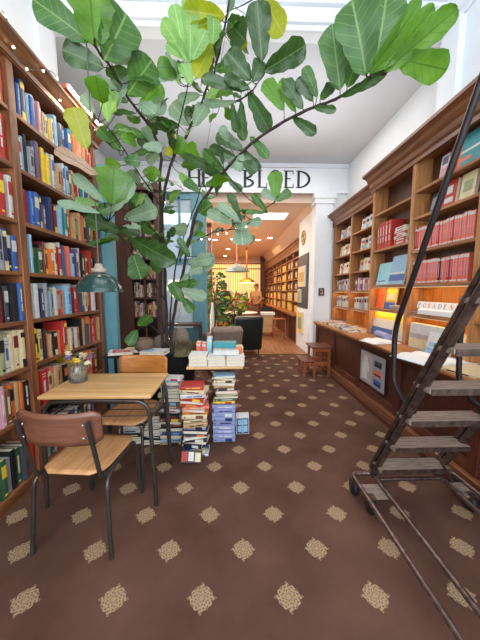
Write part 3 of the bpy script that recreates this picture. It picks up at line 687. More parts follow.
# ------------------------------------------------------------------ rolling library ladder
def ladder():
    t = thing('library_ladder', 'rolling steel library ladder with ribbed treads in front of right counter', 'ladder', (1.2, 1.5, 0))
    xa, xb = .985, 1.435
    zb_, yb_ = .115, 1.742
    d = Vector((0, -.475, .88)).normalized()
    for x in (xa, xb):
        p0 = Vector((x, yb_, zb_)); p1 = p0+d*2.35
        MB().tube([p0, p1], .020, 'iron', 10).build('stringer', t)
        off = Vector((0, .030, .020))
        s = [p0+off+Vector((0, .0, .02)), p1+off]
        MB().tube(s, .016, 'iron', 10).build('stringer_rail', t)
        x_ = x+(.018 if x == xa else -.018); hr = [Vector((x_, 1.40, .735)), Vector((x_, 1.49, .755)), Vector((x_, 1.60, .83)), Vector((x_, 1.622, 1.16)), Vector((x_, 1.153, 2.236)), Vector((x_, .83, 2.98))]
        MB().tube(fillet(hr, .10), .0155, 'blackrail', 10).build('handrail', t)
        xo = x-.145 if x == xa else x+.125
        ring = [Vector((x+.0, .55, .12)), Vector((x, 1.70, .12)), Vector((x, 1.755, .12)), Vector((xo, 1.755, .12)), Vector((xo, 1.65, .12)), Vector((xo, .55, .12)), Vector((x, .55, .12))]
        MB().tube(fillet(ring, .06), .0150, 'railm', 10).build('base_rail', t)
        a, b_ = min(x, xo), max(x, xo)
        MB().box(a, b_, 1.53, 1.66, .104, .110, 'tread').build('base_plate', t)
        for (cx, cy) in ((a+.035 if x == xa else b_-.04, 1.55), (a+.0 if x == xa else b_, 1.71), ((a+b_)/2, .62)):
            w_ = MB(); T = Matrix.Translation((cx, cy, .0515)) @ Matrix.Rotation(R(90), 4, 'Y')
            w_.lathe([(.001, -.018), (.043, -.018), (.051, -.011), (.051, .011), (.043, .018), (.001, .018)], 'rubber', 20, T=T)
            ca = MB().box(cx-.026, cx-.022, cy-.02, cy+.02, .04, .10, 'iron').box(cx+.022, cx+.026, cy-.02, cy+.02, .04, .10, 'iron').box(cx-.022, cx+.022, cy-.025, cy+.025, .10, .112, 'iron').build('caster', t)
            sub('wheel', w_, ca)
        # rear support leg of the frame
        MB().tube([(x, .60, .12), (x, .62, 2.0)], .0125, 'iron', 8).build('rear_post', t)
    MB().tube([(xa, 1.742, .13), (xb, 1.742, .13)], .014, 'iron', 8).tube([(xa, 1.69, .12), (xb, 1.69, .12)], .012, 'iron', 8).build('cross_bar', t)
    for k in range(9):
        z = .235+k*.2285; y = 1.742-(z-.115)*.54+.012
        mb = MB().bbox(xa-.012, xb+.012, y-.062, y+.062, z-.028, z-.004, 'tread', .003)
        for i in range(6): mb.box(xa-.006, xb+.006, y-.058+i*.0203, y-.046+i*.0203, z-.004, z, 'tread')
        tr = mb.build('tread', t)
        sub('nosing', MB().box(xa-.006, xb+.006, y-.066, y-.062, z-.034, z-.002, 'iron').box(xa-.006, xb+.006, y+.062, y+.066, z-.034, z-.002, 'iron'), tr)
    MB().tube([(xa, 1.20, .62), (xb, 1.60, .16)], .008, 'iron', 8).build('brace', t)
ladder()

# ------------------------------------------------------------------ table and chairs
def table():
    x0, x1, y0, y1, z = -1.20, -.505, 1.632, 2.10, .755
    t = thing('desk', 'small school desk with pale veneered top and bent steel legs', 'table', ((x0+x1)/2, (y0+y1)/2, 0))
    MB().bbox(x0, x1, y0, y1, z-.022, z, 'desk', .006, seg=3).build('tabletop', t)
    r = .0135
    for y in (y0+.02, y1-.02):
        for s, xx in ((1, x0+.015), (-1, x1-.015)):
            MB().tube(fillet([(xx-s*.02, y, 0.002), (xx+s*.008, y, z-.045), (xx+s*.30, y, z-.038)], .09, 8), r, 'tube', 10).build('leg', t)
        MB().tube([(x0+.3, y, z-.038), (x1-.3, y, z-.038)], r, 'tube', 10).build('frame', t)
    for xx in (x0+.06, x1-.06): MB().tube([(xx, y0+.03, z-.038), (xx, y1-.03, z-.038)], .011, 'tube', 8).build('side_bar', t)
    for xx in (x0+.02, x1-.02):
        MB().tube([(xx, y0+.02, z-.17), (xx, y1-.02, z-.17)], .006, 'tube', 8).tube([(xx, y0+.02, z-.14), (xx, y1-.02, z-.14)], .006, 'tube', 8).build('rack_rod', t)
    for yy in (1.72, 1.82, 1.92): MB().tube([(x0+.02, yy, z-.172), (x1-.02, yy, z-.172)], .004, 'tube', 6).build('rack_rod', t)
table()
def chair(label, loc, rz, mseat, mback, hback=.80):
    """faces +Y locally; backrest at -Y"""
    t = thing('school_chair', label, 'chair', loc, rz)
    w_, sd, sz = .198, .19, .45; r = .0115
    def loc_build(mb, n): return mb.build(n, t, local=True)
    for s in (-1, 1):
        # rear leg: up from floor, bending forward under the seat ; front leg
        loc_build(MB().tube(fillet([(s*(w_+.02), -sd-.03, .002), (s*(w_), -sd+.0, sz-.03), (s*(w_-.03), -sd+.14, sz-.028)], .05, 6), r, 'tube', 10), 'leg')
        loc_build(MB().tube(fillet([(s*(w_-.015), sd+.06, .002), (s*(w_-.03), sd, sz-.028), (s*(w_-.03), -sd+.14, sz-.028)], .05, 6), r, 'tube', 10), 'leg')
        loc_build(MB().tube(fillet([(s*(w_-.03), .02, sz-.028), (s*(w_-.022), -sd-.01, sz-.02), (s*(w_-.022), -sd-.098, hback-.03)], .05, 6), r, 'tube', 10), 'back_upright')
    loc_build(MB().tube([(-w_+.03, sd-.03, sz-.03), (w_-.03, sd-.03, sz-.03)], .009, 'tube', 8).tube([(-w_+.03, -sd+.09, sz-.03), (w_-.03, -sd+.09, sz-.03)], .009, 'tube', 8), 'seat_frame')
    # moulded ply seat
    n, m_ = 12, 10; vs = []; fs = []; th = .010
    def sw(v):  # half-width along depth v 0(back)..1(front)
        e = min(v, 1-v); k = 1 if e > .24 else math.sqrt(max(0, 1-((.24-e)/.24)**2))*.36+.64
        return (w_-.012)*k*(.94+.06*v)
    for side in (0, 1):
        for j in range(m_+1):
            v = j/m_
            for i in range(n+1):
                u = i/n*2-1; x = u*sw(v); y = -sd-.01+v*(2*sd+.03)
                z = sz - .010*(1-u*u)*math.sin(math.pi*v) - (.016*((v-.85)/.15)**2 if v > .85 else 0) + (th if side else 0)
                vs.append((x, y, z))
    W_ = n+1; off = W_*(m_+1)
    for j in range(m_):
        for i in range(n):
            a = j*W_+i; fs.append((a, a+W_, a+W_+1, a+1)); fs.append((off+a, off+a+1, off+a+W_+1, off+a+W_))
    for j in range(m_):
        a = j*W_; fs.append((a, off+a, off+a+W_, a+W_)); a = j*W_+n; fs.append((a, a+W_, off+a+W_, off+a))
    for i in range(n):
        a = i; fs.append((a, a+1, off+a+1, off+a)); a = m_*W_+i; fs.append((a, off+a, off+a+1, a+1))
    loc_build(MB().add(vs, fs, mseat, True), 'seat')
    # curved ply backrest
    vs = []; fs = []; n, m_ = 14, 6; z0, z1 = hback-.165, hback
    for side in (0, 1):
        for j in range(m_+1):
            v = j/m_
            for i in range(n+1):
                u = i/n*2-1; c_ = abs(u); e = max(0, c_-.86)/.14
                zz = z0+(z1-z0)*v; zz += (0.5-v)*.05*e*e + .010*(u*u)*(1 if v > .5 else -.3)
                y = -sd-.075-.012*v+.045*u*u-.012+(0.012 if side else 0)
                vs.append((u*.215, y, zz))
    W_ = n+1; off = W_*(m_+1)
    for j in range(m_):
        for i in range(n):
            a = j*W_+i; fs.append((a, a+1, a+W_+1, a+W_)); fs.append((off+a, off+a+W_, off+a+W_+1, off+a+1))
        a = j*W_; fs.append((a, a+W_, off+a+W_, off+a)); a = j*W_+n; fs.append((a, off+a, off+a+W_, a+W_))
    for i in range(n):
        a = i; fs.append((a, off+a, off+a+1, a+1)); a = m_*W_+i; fs.append((a, a+1, off+a+1, off+a))
    loc_build(MB().add(vs, fs, mback, True), 'backrest')
    for s in (-1, 1):
        mb = MB()
        for zz in (z0+.05, z1-.05): loc_build(MB().ball((s*.15, -sd-.094, zz), .007, 'chrome', sc_=(1, .5, 1)), 'rivet')
    return t
chair('plywood school chair in the foreground, backrest towards us, brown-red back', (-.835, 1.535, 0), R(-5), M['ply'], M['plyb'], .815)
chair('plywood school chair beyond the desk, facing us, with orange-brown backrest', (-.80, 2.09, 0), R(180-6), M['ply'], M['plyo'], .835)

# vase of dried flowers
t = thing('flower_jar', 'clear glass jar of dried flowers on the far left corner of the desk', 'vase', (-1.10, 1.91, .755))
jx, jy = -1.10, 1.91
JS = Matrix.Translation((jx, jy, .7555)) @ Matrix.Diagonal((1.4, 1.4, 1.4, 1)) @ Matrix.Translation((-jx, -jy, -.755))
MB().lathe([(.002, .762), (.040, .762), (.044, .768), (.045, .83), (.038, .842), (.038, .856), (.041, .858), (.0355, .857), (.0355, .842), (.042, .828), (.041, .770), (.002, .767)], 'jar', 24, (jx, jy, -.006), T=JS).build('jar', t)
random.seed(11)
for i in range(9):
    a = random.uniform(0, 6.28); rr = random.uniform(.03, .10); tip = Vector((jx+rr*math.cos(a), jy+rr*math.sin(a)*.8, .79+random.uniform(.10, .17)))
    MB().tube([(jx+.02*math.cos(a), jy+.02*math.sin(a), .775), (jx+.025*math.cos(a), jy+.025*math.sin(a), .86), tip], .0013, 'moss', 5).build('stem', t)
    cc = 'cvcyczvpc'[i]; mb = MB()
    for k in range(7):
        q = Vector((random.uniform(-1, 1), random.uniform(-1, 1), random.uniform(-.6, 1))).normalized()*.012
        T = Matrix.Translation(tip+q); mb.ball((0, 0, 0), random.uniform(.012, .019), 'bk_'+cc, T=T, seg=7, sc_=(1, 1, .55))
    mb.build('flower_head', t)

# ------------------------------------------------------------------ pendant over the desk
def pendant(label, x, y, z, r, top, m, cord='cable', inner='enamel_white', power=0):
    t = thing('pendant_lamp', label, 'lamp', (x, y, z))
    h = r*.86
    pr = [(r*1.03, 0), (r*1.03, r*.04), (r*.99, r*.06), (r*.95, r*.25), (r*.84, r*.48), (r*.66, r*.68), (r*.46, r*.80), (r*.30, r*.86), (r*.30, r*.93)]
    MB().lathe(pr, m, 36, (x, y, z)).build('shade', t)
    MB().lathe([(r*1.03, 0), (r*.98, .0), (r*.93, r*.22), (r*.82, r*.45), (r*.64, r*.64), (r*.3, r*.8), (.002, r*.82)], inner, 36, (x, y, z)).build('inner_reflector', t)
    MB().lathe([(r*.30, r*.90), (r*.33, r*.92), (r*.33, r*1.08), (r*.20, r*1.10), (r*.14, r*1.3), (.002, r*1.32)], 'cream', 24, (x, y, z)).build('lamp_holder', t)
    MB().ball((x, y, z+r*.35), r*.17, 'enamel_white').build('bulb', t)
    MB().tube([(x, y, z+r*1.3), (x, y, top)], .0045 if cord == 'cable' else .03, cord, 8).build('cord', t)
    return t
pendant('dark green enamel dome pendant hanging over the desk', -1.005, 2.10, 1.392, .163, 4.69, 'green_enamel')

# strip lamp on the left cornice
t = thing('strip_lamp', 'lit copper strip lamp on the cornice of left bookcase', 'lamp', (-1.30, 2.6, 3.0))
MB().box(-1.345, -1.30, 2.36, 2.86, 2.999, 3.035, 'copper').build('housing', t)
MB().box(-1.30, -1.288, 2.37, 2.85, 3.003, 3.031, 'tubeglow').build('tube', t)
point('strip_lamp_light', (-1.22, 2.6, 3.02), 5, (1, .75, .5), .08)
# fairy light cable over the left cornice
def fairy(name, label, pts, every, m='cable', r=.0028):
    t = thing(name, label, 'string lights', pts[0])
    MB().tube(pts, r, m, 5).build('wire', t)
    for p in pts[1::every]: MB().ball(tuple(Vector(p)+Vector((.008, 0, -.008))), .008, 'bulb', seg=7).build('bulb', t)
    return t
pts = []
for i in range(40):
    u = i/39; pts.append((0, 1.75+u*.75, 2.985-.115*abs(math.sin(u*5.2))**2))
pts = [(-1.375+(max(z_, 2.9)-2.90)*.75+.01, y_, z_) for (x_, y_, z_) in pts]
fairy('fairy_lights', 'thin cable with small warm bulbs draped over left cornice', pts, 6)

# ------------------------------------------------------------------ book stacks right of the planter
random.seed(21)
def stack(name, cx, cy, z, seq, sx, sy, group, where, tr=(.018, .042), jit=.02, rj=12):
    z0 = z
    for i, c in enumerate(seq):
        th = random.uniform(*tr); a = sx*random.uniform(.86, 1.04); b_ = sy*random.uniform(.88, 1.05)
        l = BN[seq[i-1]] if i else None
        nm_ = f'{BN[c]} book, {ORD[i]} from bottom of {where}'
        mb = book_mb(th, b_, a, c, random.choice(PAIR[c]), random.choice((0, 1, 4)))
        if name == 'book' and c != 'i' and random.random() < .42: mb.v = [Matrix.Translation((-a, th, 0)) @ Matrix.Rotation(math.pi, 4, 'Z') @ v for v in mb.v]
        # lay flat: spine to -Y
        T = Matrix.Rotation(R(-90), 4, 'Z') @ Matrix.Rotation(R(-90), 4, 'X')
        T = Matrix.Rotation(R(random.uniform(-rj, rj)), 4, 'Z') @ Matrix.Translation((0, 0, 0)) @ T
        vs = [T @ v for v in mb.v]
        mn = Vector([min(v[k] for v in vs) for k in range(3)]); mx_ = Vector([max(v[k] for v in vs) for k in range(3)])
        cen = (mn+mx_)/2; mb.v = [v-Vector((cen.x, cen.y, mn.z)) for v in vs]
        o = mb.build(name); o.location = (cx+random.uniform(-jit, jit), cy+random.uniform(-jit, jit), z0+.0006)
        tag(o, nm_, 'book', group); z0 += (mx_.z-mn.z)+.001
    return z0
stack('book', -.325, 2.25, .0, 'wcnkwkwknazcwcowurwrwcr', .145, .21, 'middle stack of books on the carpet', 'middle floor stack, just right of desk legs', (.016, .038), .017, 15)
stack('book', -.078, 2.455, .0, 'iiiiiiiii', .16, .215, 'stack of matching lilac books', 'matching lilac books at the stack base', (.038, .040), .003, 2)
stack('book', -.07, 2.465, .366, 'ygkepkzwczl', .15, .21, 'mixed books above the lilac ones', 'mixed pile above the lilac books', (.018, .028), .014, 14)
stack('book', -.555, 2.40, .0, 'zlnbnkwskdwsdkwdawlw', .13, .2, 'stack of books behind the desk leg', 'left floor stack, behind rear desk leg', (.02, .037), .012, 9)
stack('book', -.735, 2.42, .0, 'wknbwdkwas', .13, .2, 'low stack of books under the desk', 'low floor stack beneath the desk', (.02, .037), .012, 9)
stack('book', -.93, 2.44, .0, 'bwkwlb', .15, .2, 'stack of books behind the far chair', 'floor stack behind the far chair', (.022, .037), .012, 9)
slab('book', 'blue patterned book with white head band standing against the lilac stack', 'book', 'w', (.125, .20, .035), (.098, 2.56, .10), (R(82), 0, R(4)), art=[(.04, .96, .02, .76, 'n'), (.12, .42, .1, .4, 'l'), (.56, .88, .1, .4, 'l'), (.12, .42, .45, .7, 'l'), (.56, .88, .45, .7, 'l'), (.44, .54, .06, .72, 'l')])
slab('book', 'black book with red and white figures leaning at the foot of middle stack', 'book', 'k', (.17, .09, .02), (-.335, 2.10, .045), (R(62), 0, R(-3)), art=[(.04, .32, .1, .9, 'r'), (.36, .62, .15, .9, 'w'), (.68, .95, .1, .85, 'c')])

# small folding table with its load
t = thing('folding_table', 'small folding table with wooden top standing over the floor stacks', 'table', (-.15, 2.65, 0))
MB().bbox(-.42, .10, 2.41, 2.86, .685, .71, 'desk', .008, seg=3).build('tabletop', t)
for y in (2.86,):
    MB().prism([(-.38, y, 0), (-.34, y, 0), (.06, y, .684), (.02, y, .684)], 'brownZ', (0, .018, 0)).build('leg', t)
    MB().prism([(.08, y-.02, 0), (.04, y-.02, 0), (-.36, y-.02, .684), (-.32, y-.02, .684)], 'brownZ', (0, .018, 0)).build('leg', t)
MB().prism([(-.24, 2.47, .5), (-.21, 2.47, .5), (-.31, 2.47, .684), (-.35, 2.47, .684)], 'brownZ', (0, .018, 0)).prism([(-.06, 2.47, .5), (-.03, 2.47, .5), (.08, 2.47, .684), (.04, 2.47, .684)], 'brownZ', (0, .018, 0)).box(-.25, -.02, 2.468, 2.49, .49, .515, 'brownZ').box(-.15, -.13, 2.49, 2.86, .49, .51, 'brownZ').build('trestle', t)
zt_ = .7108
for i, (x, n, wd) in enumerate(((-.315, 3, .17), (-.145, 3, .165), (.03, 3, .165))):
    for k in range(n):
        slab('book', f'white paperback, {ORD[k]} from bottom in the {["left", "middle", "right"][i]} pile on the folding table', 'book', 'w', (.165, .19, .034 if i == 0 else .028), (x, 2.52, zt_+k*(.035 if i == 0 else .029)), (0, 0, R(random.uniform(-3, 3))), 'piles of white paperbacks on the folding table', pages=True)
slab('box', 'flat white box with small coloured spots on the folding table', 'box', 'w', (.24, .16, .045), (-.06, 2.56, zt_+.09), (0, 0, R(2)), pages=False, art=[(.3, .4, .3, .6, 'u'), (.6, .7, .4, .7, 'h')])
slab('box', 'turquoise box on top of the white one on folding table', 'box', 't', (.22, .12, .05), (-.07, 2.66, zt_+.1365), (0, 0, R(-2)), pages=False)
slab('box', 'small orange box at right end of the folding table', 'box', 'o', (.07, .07, .05), (.06, 2.60, zt_+.09), (0, 0, R(8)), pages=False)
for i, (x, c, h, wd) in enumerate(((-.365, 'u', .17, .05), (-.31, 'u', .165, .05), (-.255, 'h', .22, .05), (-.195, 'p', .16, .05))):
    mb = book_mb(wd, h, .12, c, 'w', 3); T = Matrix.Rotation(R(-90), 4, 'Z'); mb.v = [T @ v for v in mb.v]
    o = mb.build('book'); o.location = (x, 2.70, zt_+.0006); tag(o, f'upright {BN[c]} book, {ORD[i]} from left at the back of folding table', 'book')
slab('book', 'cream book lying on the rear right of folding table', 'book', 'c', (.12, .16, .12), (.05, 2.76, zt_), (0, 0, R(4)), pages=True)

# planter with tree, and things on its rim board
t0 = thing('planter_table', 'low black stand behind the far chair carrying books and a round pot', 'stand', (-.86, 2.7, 0))
MB().bbox(-1.24, -.66, 2.55, 2.825, .76, .785, 'blackm', .004).build('top', t0)
for x, y in ((-1.22, 2.58), (-.70, 2.58), (-1.22, 2.79), (-.70, 2.79)): MB().box(x-.012, x+.012, y, y+.024, 0, .76, 'blackm').build('leg', t0)
slab('magazine', 'red and white magazine on the black stand left of the round pot', 'magazine', 'w', (.22, .17, .025), (-1.10, 2.66, .786), (0, R(0), R(18)), art=[(.15, .9, .1, .9, 'r'), (.3, .6, .3, .6, 'p')])
slab('book', 'open-edged white book lying at the right end of black stand', 'book', 'w', (.24, .17, .035), (-.76, 2.64, .786), (0, 0, R(-8)), art=[(.1, .5, .1, .8, 'l')])
slab('book', 'cream book beneath the far corner of black stand display', 'book', 'c', (.2, .14, .03), (-.99, 2.75, .786), (0, 0, R(4)))
mb = MB().lathe([(.002, 0), (.05, 0), (.085, .03), (.098, .075), (.085, .12), (.055, .142), (.045, .135), (.04, .12), (.002, .12)], 'cocoa', 28, (-.89, 2.72, .786)); o = mb.build('round_pot'); tag(o, 'round brown ribbed pot on the black stand in front of tree trunk', 'pot')
# ------------------------------------------------------------------ fiddle-leaf fig
def leafmat(name, c1, c2, vein, tr=.35, rough=.38, back=None, sheen=0):
    m = bpy.data.materials.new(name); m.use_nodes = True; nt = m.node_tree; N = nt.nodes; L = nt.links
    b = N['Principled BSDF']; out = N['Material Output']
    uv = N.new('ShaderNodeUVMap'); uv.uv_map = 'UVMap'; sp = N.new('ShaderNodeSeparateXYZ'); L.new(uv.outputs[0], sp.inputs[0])
    def mth(op, a, c=None):
        n = N.new('ShaderNodeMath'); n.operation = op
        for i, v in enumerate((a, c)):
            if v is None: continue
            if isinstance(v, (int, float)): n.inputs[i].default_value = v
            else: L.new(v, n.inputs[i])
        return n.outputs[0]
    av = mth('ABSOLUTE', sp.outputs[1])
    mid = mth('LESS_THAN', av, .045)
    fr = mth('FRACT', mth('MULTIPLY', mth('SUBTRACT', sp.outputs[0], mth('MULTIPLY', av, .22)), 7.0))
    side = mth('MULTIPLY', mth('LESS_THAN', mth('ABSOLUTE', mth('SUBTRACT', fr, .5)), .045), .6)
    ve = mth('MAXIMUM', mid, side)
    tc = N.new('ShaderNodeTexCoord'); ns = N.new('ShaderNodeTexNoise'); ns.inputs['Scale'].default_value = 9; ns.inputs['Detail'].default_value = 5; L.new(tc.outputs['Object'], ns.inputs[0])
    rp = N.new('ShaderNodeValToRGB'); rp.color_ramp.elements[0].color = srgb(c1); rp.color_ramp.elements[1].color = srgb(c2)
    rp.color_ramp.elements[0].position = .3; rp.color_ramp.elements[1].position = .7
    L.new(ns.outputs[0], rp.inputs[0])
    mx = N.new('ShaderNodeMix'); mx.data_type = 'RGBA'; L.new(ve, mx.inputs[0]); L.new(rp.outputs[0], mx.inputs[6]); mx.inputs[7].default_value = srgb(vein)
    L.new(mx.outputs[2], b.inputs['Base Color']); b.inputs['Roughness'].default_value = rough
    t = N.new('ShaderNodeBsdfTranslucent')
    hs = N.new('ShaderNodeHueSaturation'); hs.inputs['Saturation'].default_value = 1.15; hs.inputs['Value'].default_value = 1.25; L.new(mx.outputs[2], hs.inputs['Color']); L.new(hs.outputs[0], t.inputs['Color'])
    ms = N.new('ShaderNodeMixShader'); ms.inputs[0].default_value = tr
    L.new(b.outputs[0], ms.inputs[1]); L.new(t.outputs[0], ms.inputs[2]); L.new(ms.outputs[0], out.inputs['Surface'])
    bp = N.new('ShaderNodeBump'); bp.inputs['Strength'].default_value = .35; bp.inputs['Distance'].default_value = .006
    L.new(ve, bp.inputs['Height']); bp.invert = True; L.new(bp.outputs[0], b.inputs['Normal'])
    return m
M['D'] = leafmat('dark_fig_leaf', (42, 68, 30), (62, 94, 40), (84, 114, 58), .2, .3)
M['G'] = leafmat('green_fig_leaf', (58, 96, 42), (80, 122, 54), (118, 150, 86), .33)
M['Bt'] = leafmat('backlit_fig_leaf', (86, 130, 44), (110, 154, 60), (78, 118, 44), .42)  # light coming through the blade is put into this brighter green
M['Lt'] = leafmat('young_fig_leaf', (128, 172, 92), (154, 194, 116), (170, 206, 134), .42, .5)
M['Yw'] = leafmat('yellow_lamplit_fig_leaf', (146, 158, 36), (172, 178, 48), (184, 182, 80), .4)  # yellow-green, with strip lamp light brightened into the colour
M['Pl'] = leafmat('sheen_fig_leaf', (114, 140, 110), (142, 166, 134), (160, 180, 150), .22, .45)  # pale sky sheen on glossy leaves, put into the colour
M['Tn'] = leafmat('tan_dried_leaf', (168, 138, 112), (190, 160, 134), (130, 100, 80), .25, .6)
MK = dict(D='D', G='G', B='Bt', L='Lt', Y='Yw', P='Pl', T='Tn')
OUT = [(0, .05), (.05, .26), (.14, .50), (.27, .68), (.40, .75), (.52, .83), (.64, .94), (.75, 1.0), (.85, .93), (.93, .72), (.98, .42), (1.0, .08)]
LV = MB(); LUV = []; LBASE = []
rl = random.Random(5)
def leaf(base, tip, width, m, roll=0, fold=.18, droop=.10, view=None):
    base = Vector(base); tip = Vector(tip); d = tip-base; L_ = d.length; d.normalize()
    view = (Vector((0, 0, H))-base).normalized() if view is None else Vector(view).normalized()
    s = d.cross(view)
    if s.length < .05: s = d.orthogonal()
    s.normalize(); s = Matrix.Rotation(R(roll), 3, d) @ s; n = s.cross(d).normalized()
    if n.dot(view) < 0 and abs(roll) < 90: n = -n
    hw = width/2/max(.35, math.cos(R(roll))); hw = min(hw, L_*.5)
    ph = rl.uniform(0, 6); vs = []; uv = []; NW = 3
    for (u, wv) in OUT:
        c = base+d*(u*L_)+n*(droop*L_*math.sin(math.pi*u)*.6-droop*.5*L_*u*u)
        for j in range(-NW, NW+1):
            v = j/NW; wav = math.sin(u*15+ph+j)*.035*L_*abs(v)**2
            ww = wv*hw*(1+.07*math.sin(u*24+ph*(1 if j > 0 else 2)))
            p = c+s*(v*ww)+n*(fold*hw*abs(v)*wv+wav-.0*u)
            vs.append(p); uv.append((u, v*wv))
    W_ = 2*NW+1; fs = []
    for i in range(len(OUT)-1):
        for j in range(W_-1): a = i*W_+j; fs.append((a, a+1, a+1+W_, a+W_))
    LV.add(vs, fs, MK[m], True); LUV.extend(uv); LBASE.append(base)
# branches: polylines through the place the photograph shows them, each with its own distance
BR = [
    ([(163, 352, 2.92), (160, 300, 2.92), (161, 240, 2.88), (160, 190, 2.80), (160, 150, 2.70), (146, 122, 2.55), (128, 97, 2.40), (112, 70, 2.25), (98, 50, 2.12), (94, 38, 2.05)], .026, .009),
    ([(167, 352, 2.95), (166, 300, 2.95), (164, 250, 2.95), (162, 212, 2.92), (170, 167, 2.86), (184, 140, 2.80), (197, 113, 2.74), (207, 88, 2.66), (215, 70, 2.62), (223, 33, 2.52), (231, -6, 2.45)], .024, .010),
    ([(171, 352, 2.90), (173, 320, 2.88), (180, 285, 2.80), (188, 245, 2.70), (197, 210, 2.60), (212, 188, 2.52), (230, 165, 2.44), (260, 137, 2.30), (293, 117, 2.16), (320, 105, 2.02), (340, 97, 1.92), (366, 83, 1.80), (388, 71, 1.70)], .024, .009),
    ([(169, 352, 2.98), (171, 300, 2.98), (177, 262, 2.98), (187, 228, 2.95), (197, 200, 2.9), (203, 178, 2.88)], .014, .005),
    ([(165, 300, 2.90), (152, 280, 2.80), (138, 262, 2.65), (125, 242, 2.5), (116, 232, 2.4), (108, 222, 2.35)], .012, .005),
    ([(207, 88, 2.66), (216, 100, 2.55), (235, 101, 2.42), (248, 95, 2.34), (257, 84, 2.28), (268, 68, 2.22)], .010, .005),
    ([(197, 240, 2.70), (215, 232, 2.5), (240, 228, 2.35), (252, 220, 2.3)], .007, .004),
    ([(160, 205, 2.80), (150, 190, 2.65), (138, 172, 2.5), (124, 150, 2.4), (110, 130, 2.3), (98, 120, 2.25)], .010, .004),
    ([(172, 165, 2.86), (178, 130, 2.7), (186, 95, 2.55), (190, 62, 2.46)], .010, .005),
    ([(163, 240, 2.88), (145, 222, 2.7), (128, 212, 2.55), (112, 205, 2.45)], .010, .004),
    ([(180, 300, 2.78), (184, 292, 2.7), (190, 284, 2.65)], .007, .004),
    ([(160, 335, 2.90), (150, 325, 2.80), (138, 330, 2.72)], .007, .004),
    ([(225, 172, 2.46), (245, 195, 2.4), (262, 208, 2.35), (272, 204, 2.32)], .007, .004),
]
tree = thing('potted_fig_tree', 'large fiddle-leaf fig tree in a black planter spreading over the whole shop', 'potted plant', (-.72, 2.95, 0))
BP = []
for pts, r0, r1 in BR:
    pp = [P(*q) for q in pts]; n = len(pp); fine = []
    for i in range(n-1):
        for k in range(4):
            t_ = k/4; p0, p1, p2, p3 = pp[max(i-1, 0)], pp[i], pp[i+1], pp[min(i+2, n-1)]
            fine.append(.5*((2*p1)+(p2-p0)*t_+(2*p0-5*p1+4*p2-p3)*t_*t_+(3*p1-p0-3*p2+p3)*t_**3))
    fine.append(pp[-1]); N_ = len(fine)
    fine = [f+Vector((rl.uniform(-1, 1), rl.uniform(-1, 1), 0))*.006 for f in fine]
    r0, r1 = r0*.66, r1*.8; rr = [(r0+(r1-r0)*i/(N_-1))*(1+(.16 if i % 3 == 0 else 0)) for i in range(N_)]
    MB().tube(fine, rr, 'bark', 9).build('branch' if r0 < .0125 else 'trunk', tree)
    BP += fine
def lf(bx, by, tx, ty, wpx, Y0, Y1, m, roll=None):
    b = P(bx, by, Y0); t_ = P(tx, ty, Y1)
    leaf(b, t_, wpx*(Y0+Y1)/2/F*1.05, m, rl.uniform(-28, 28) if roll is None else roll, rl.uniform(.05, .25), rl.uniform(-.02, .14))
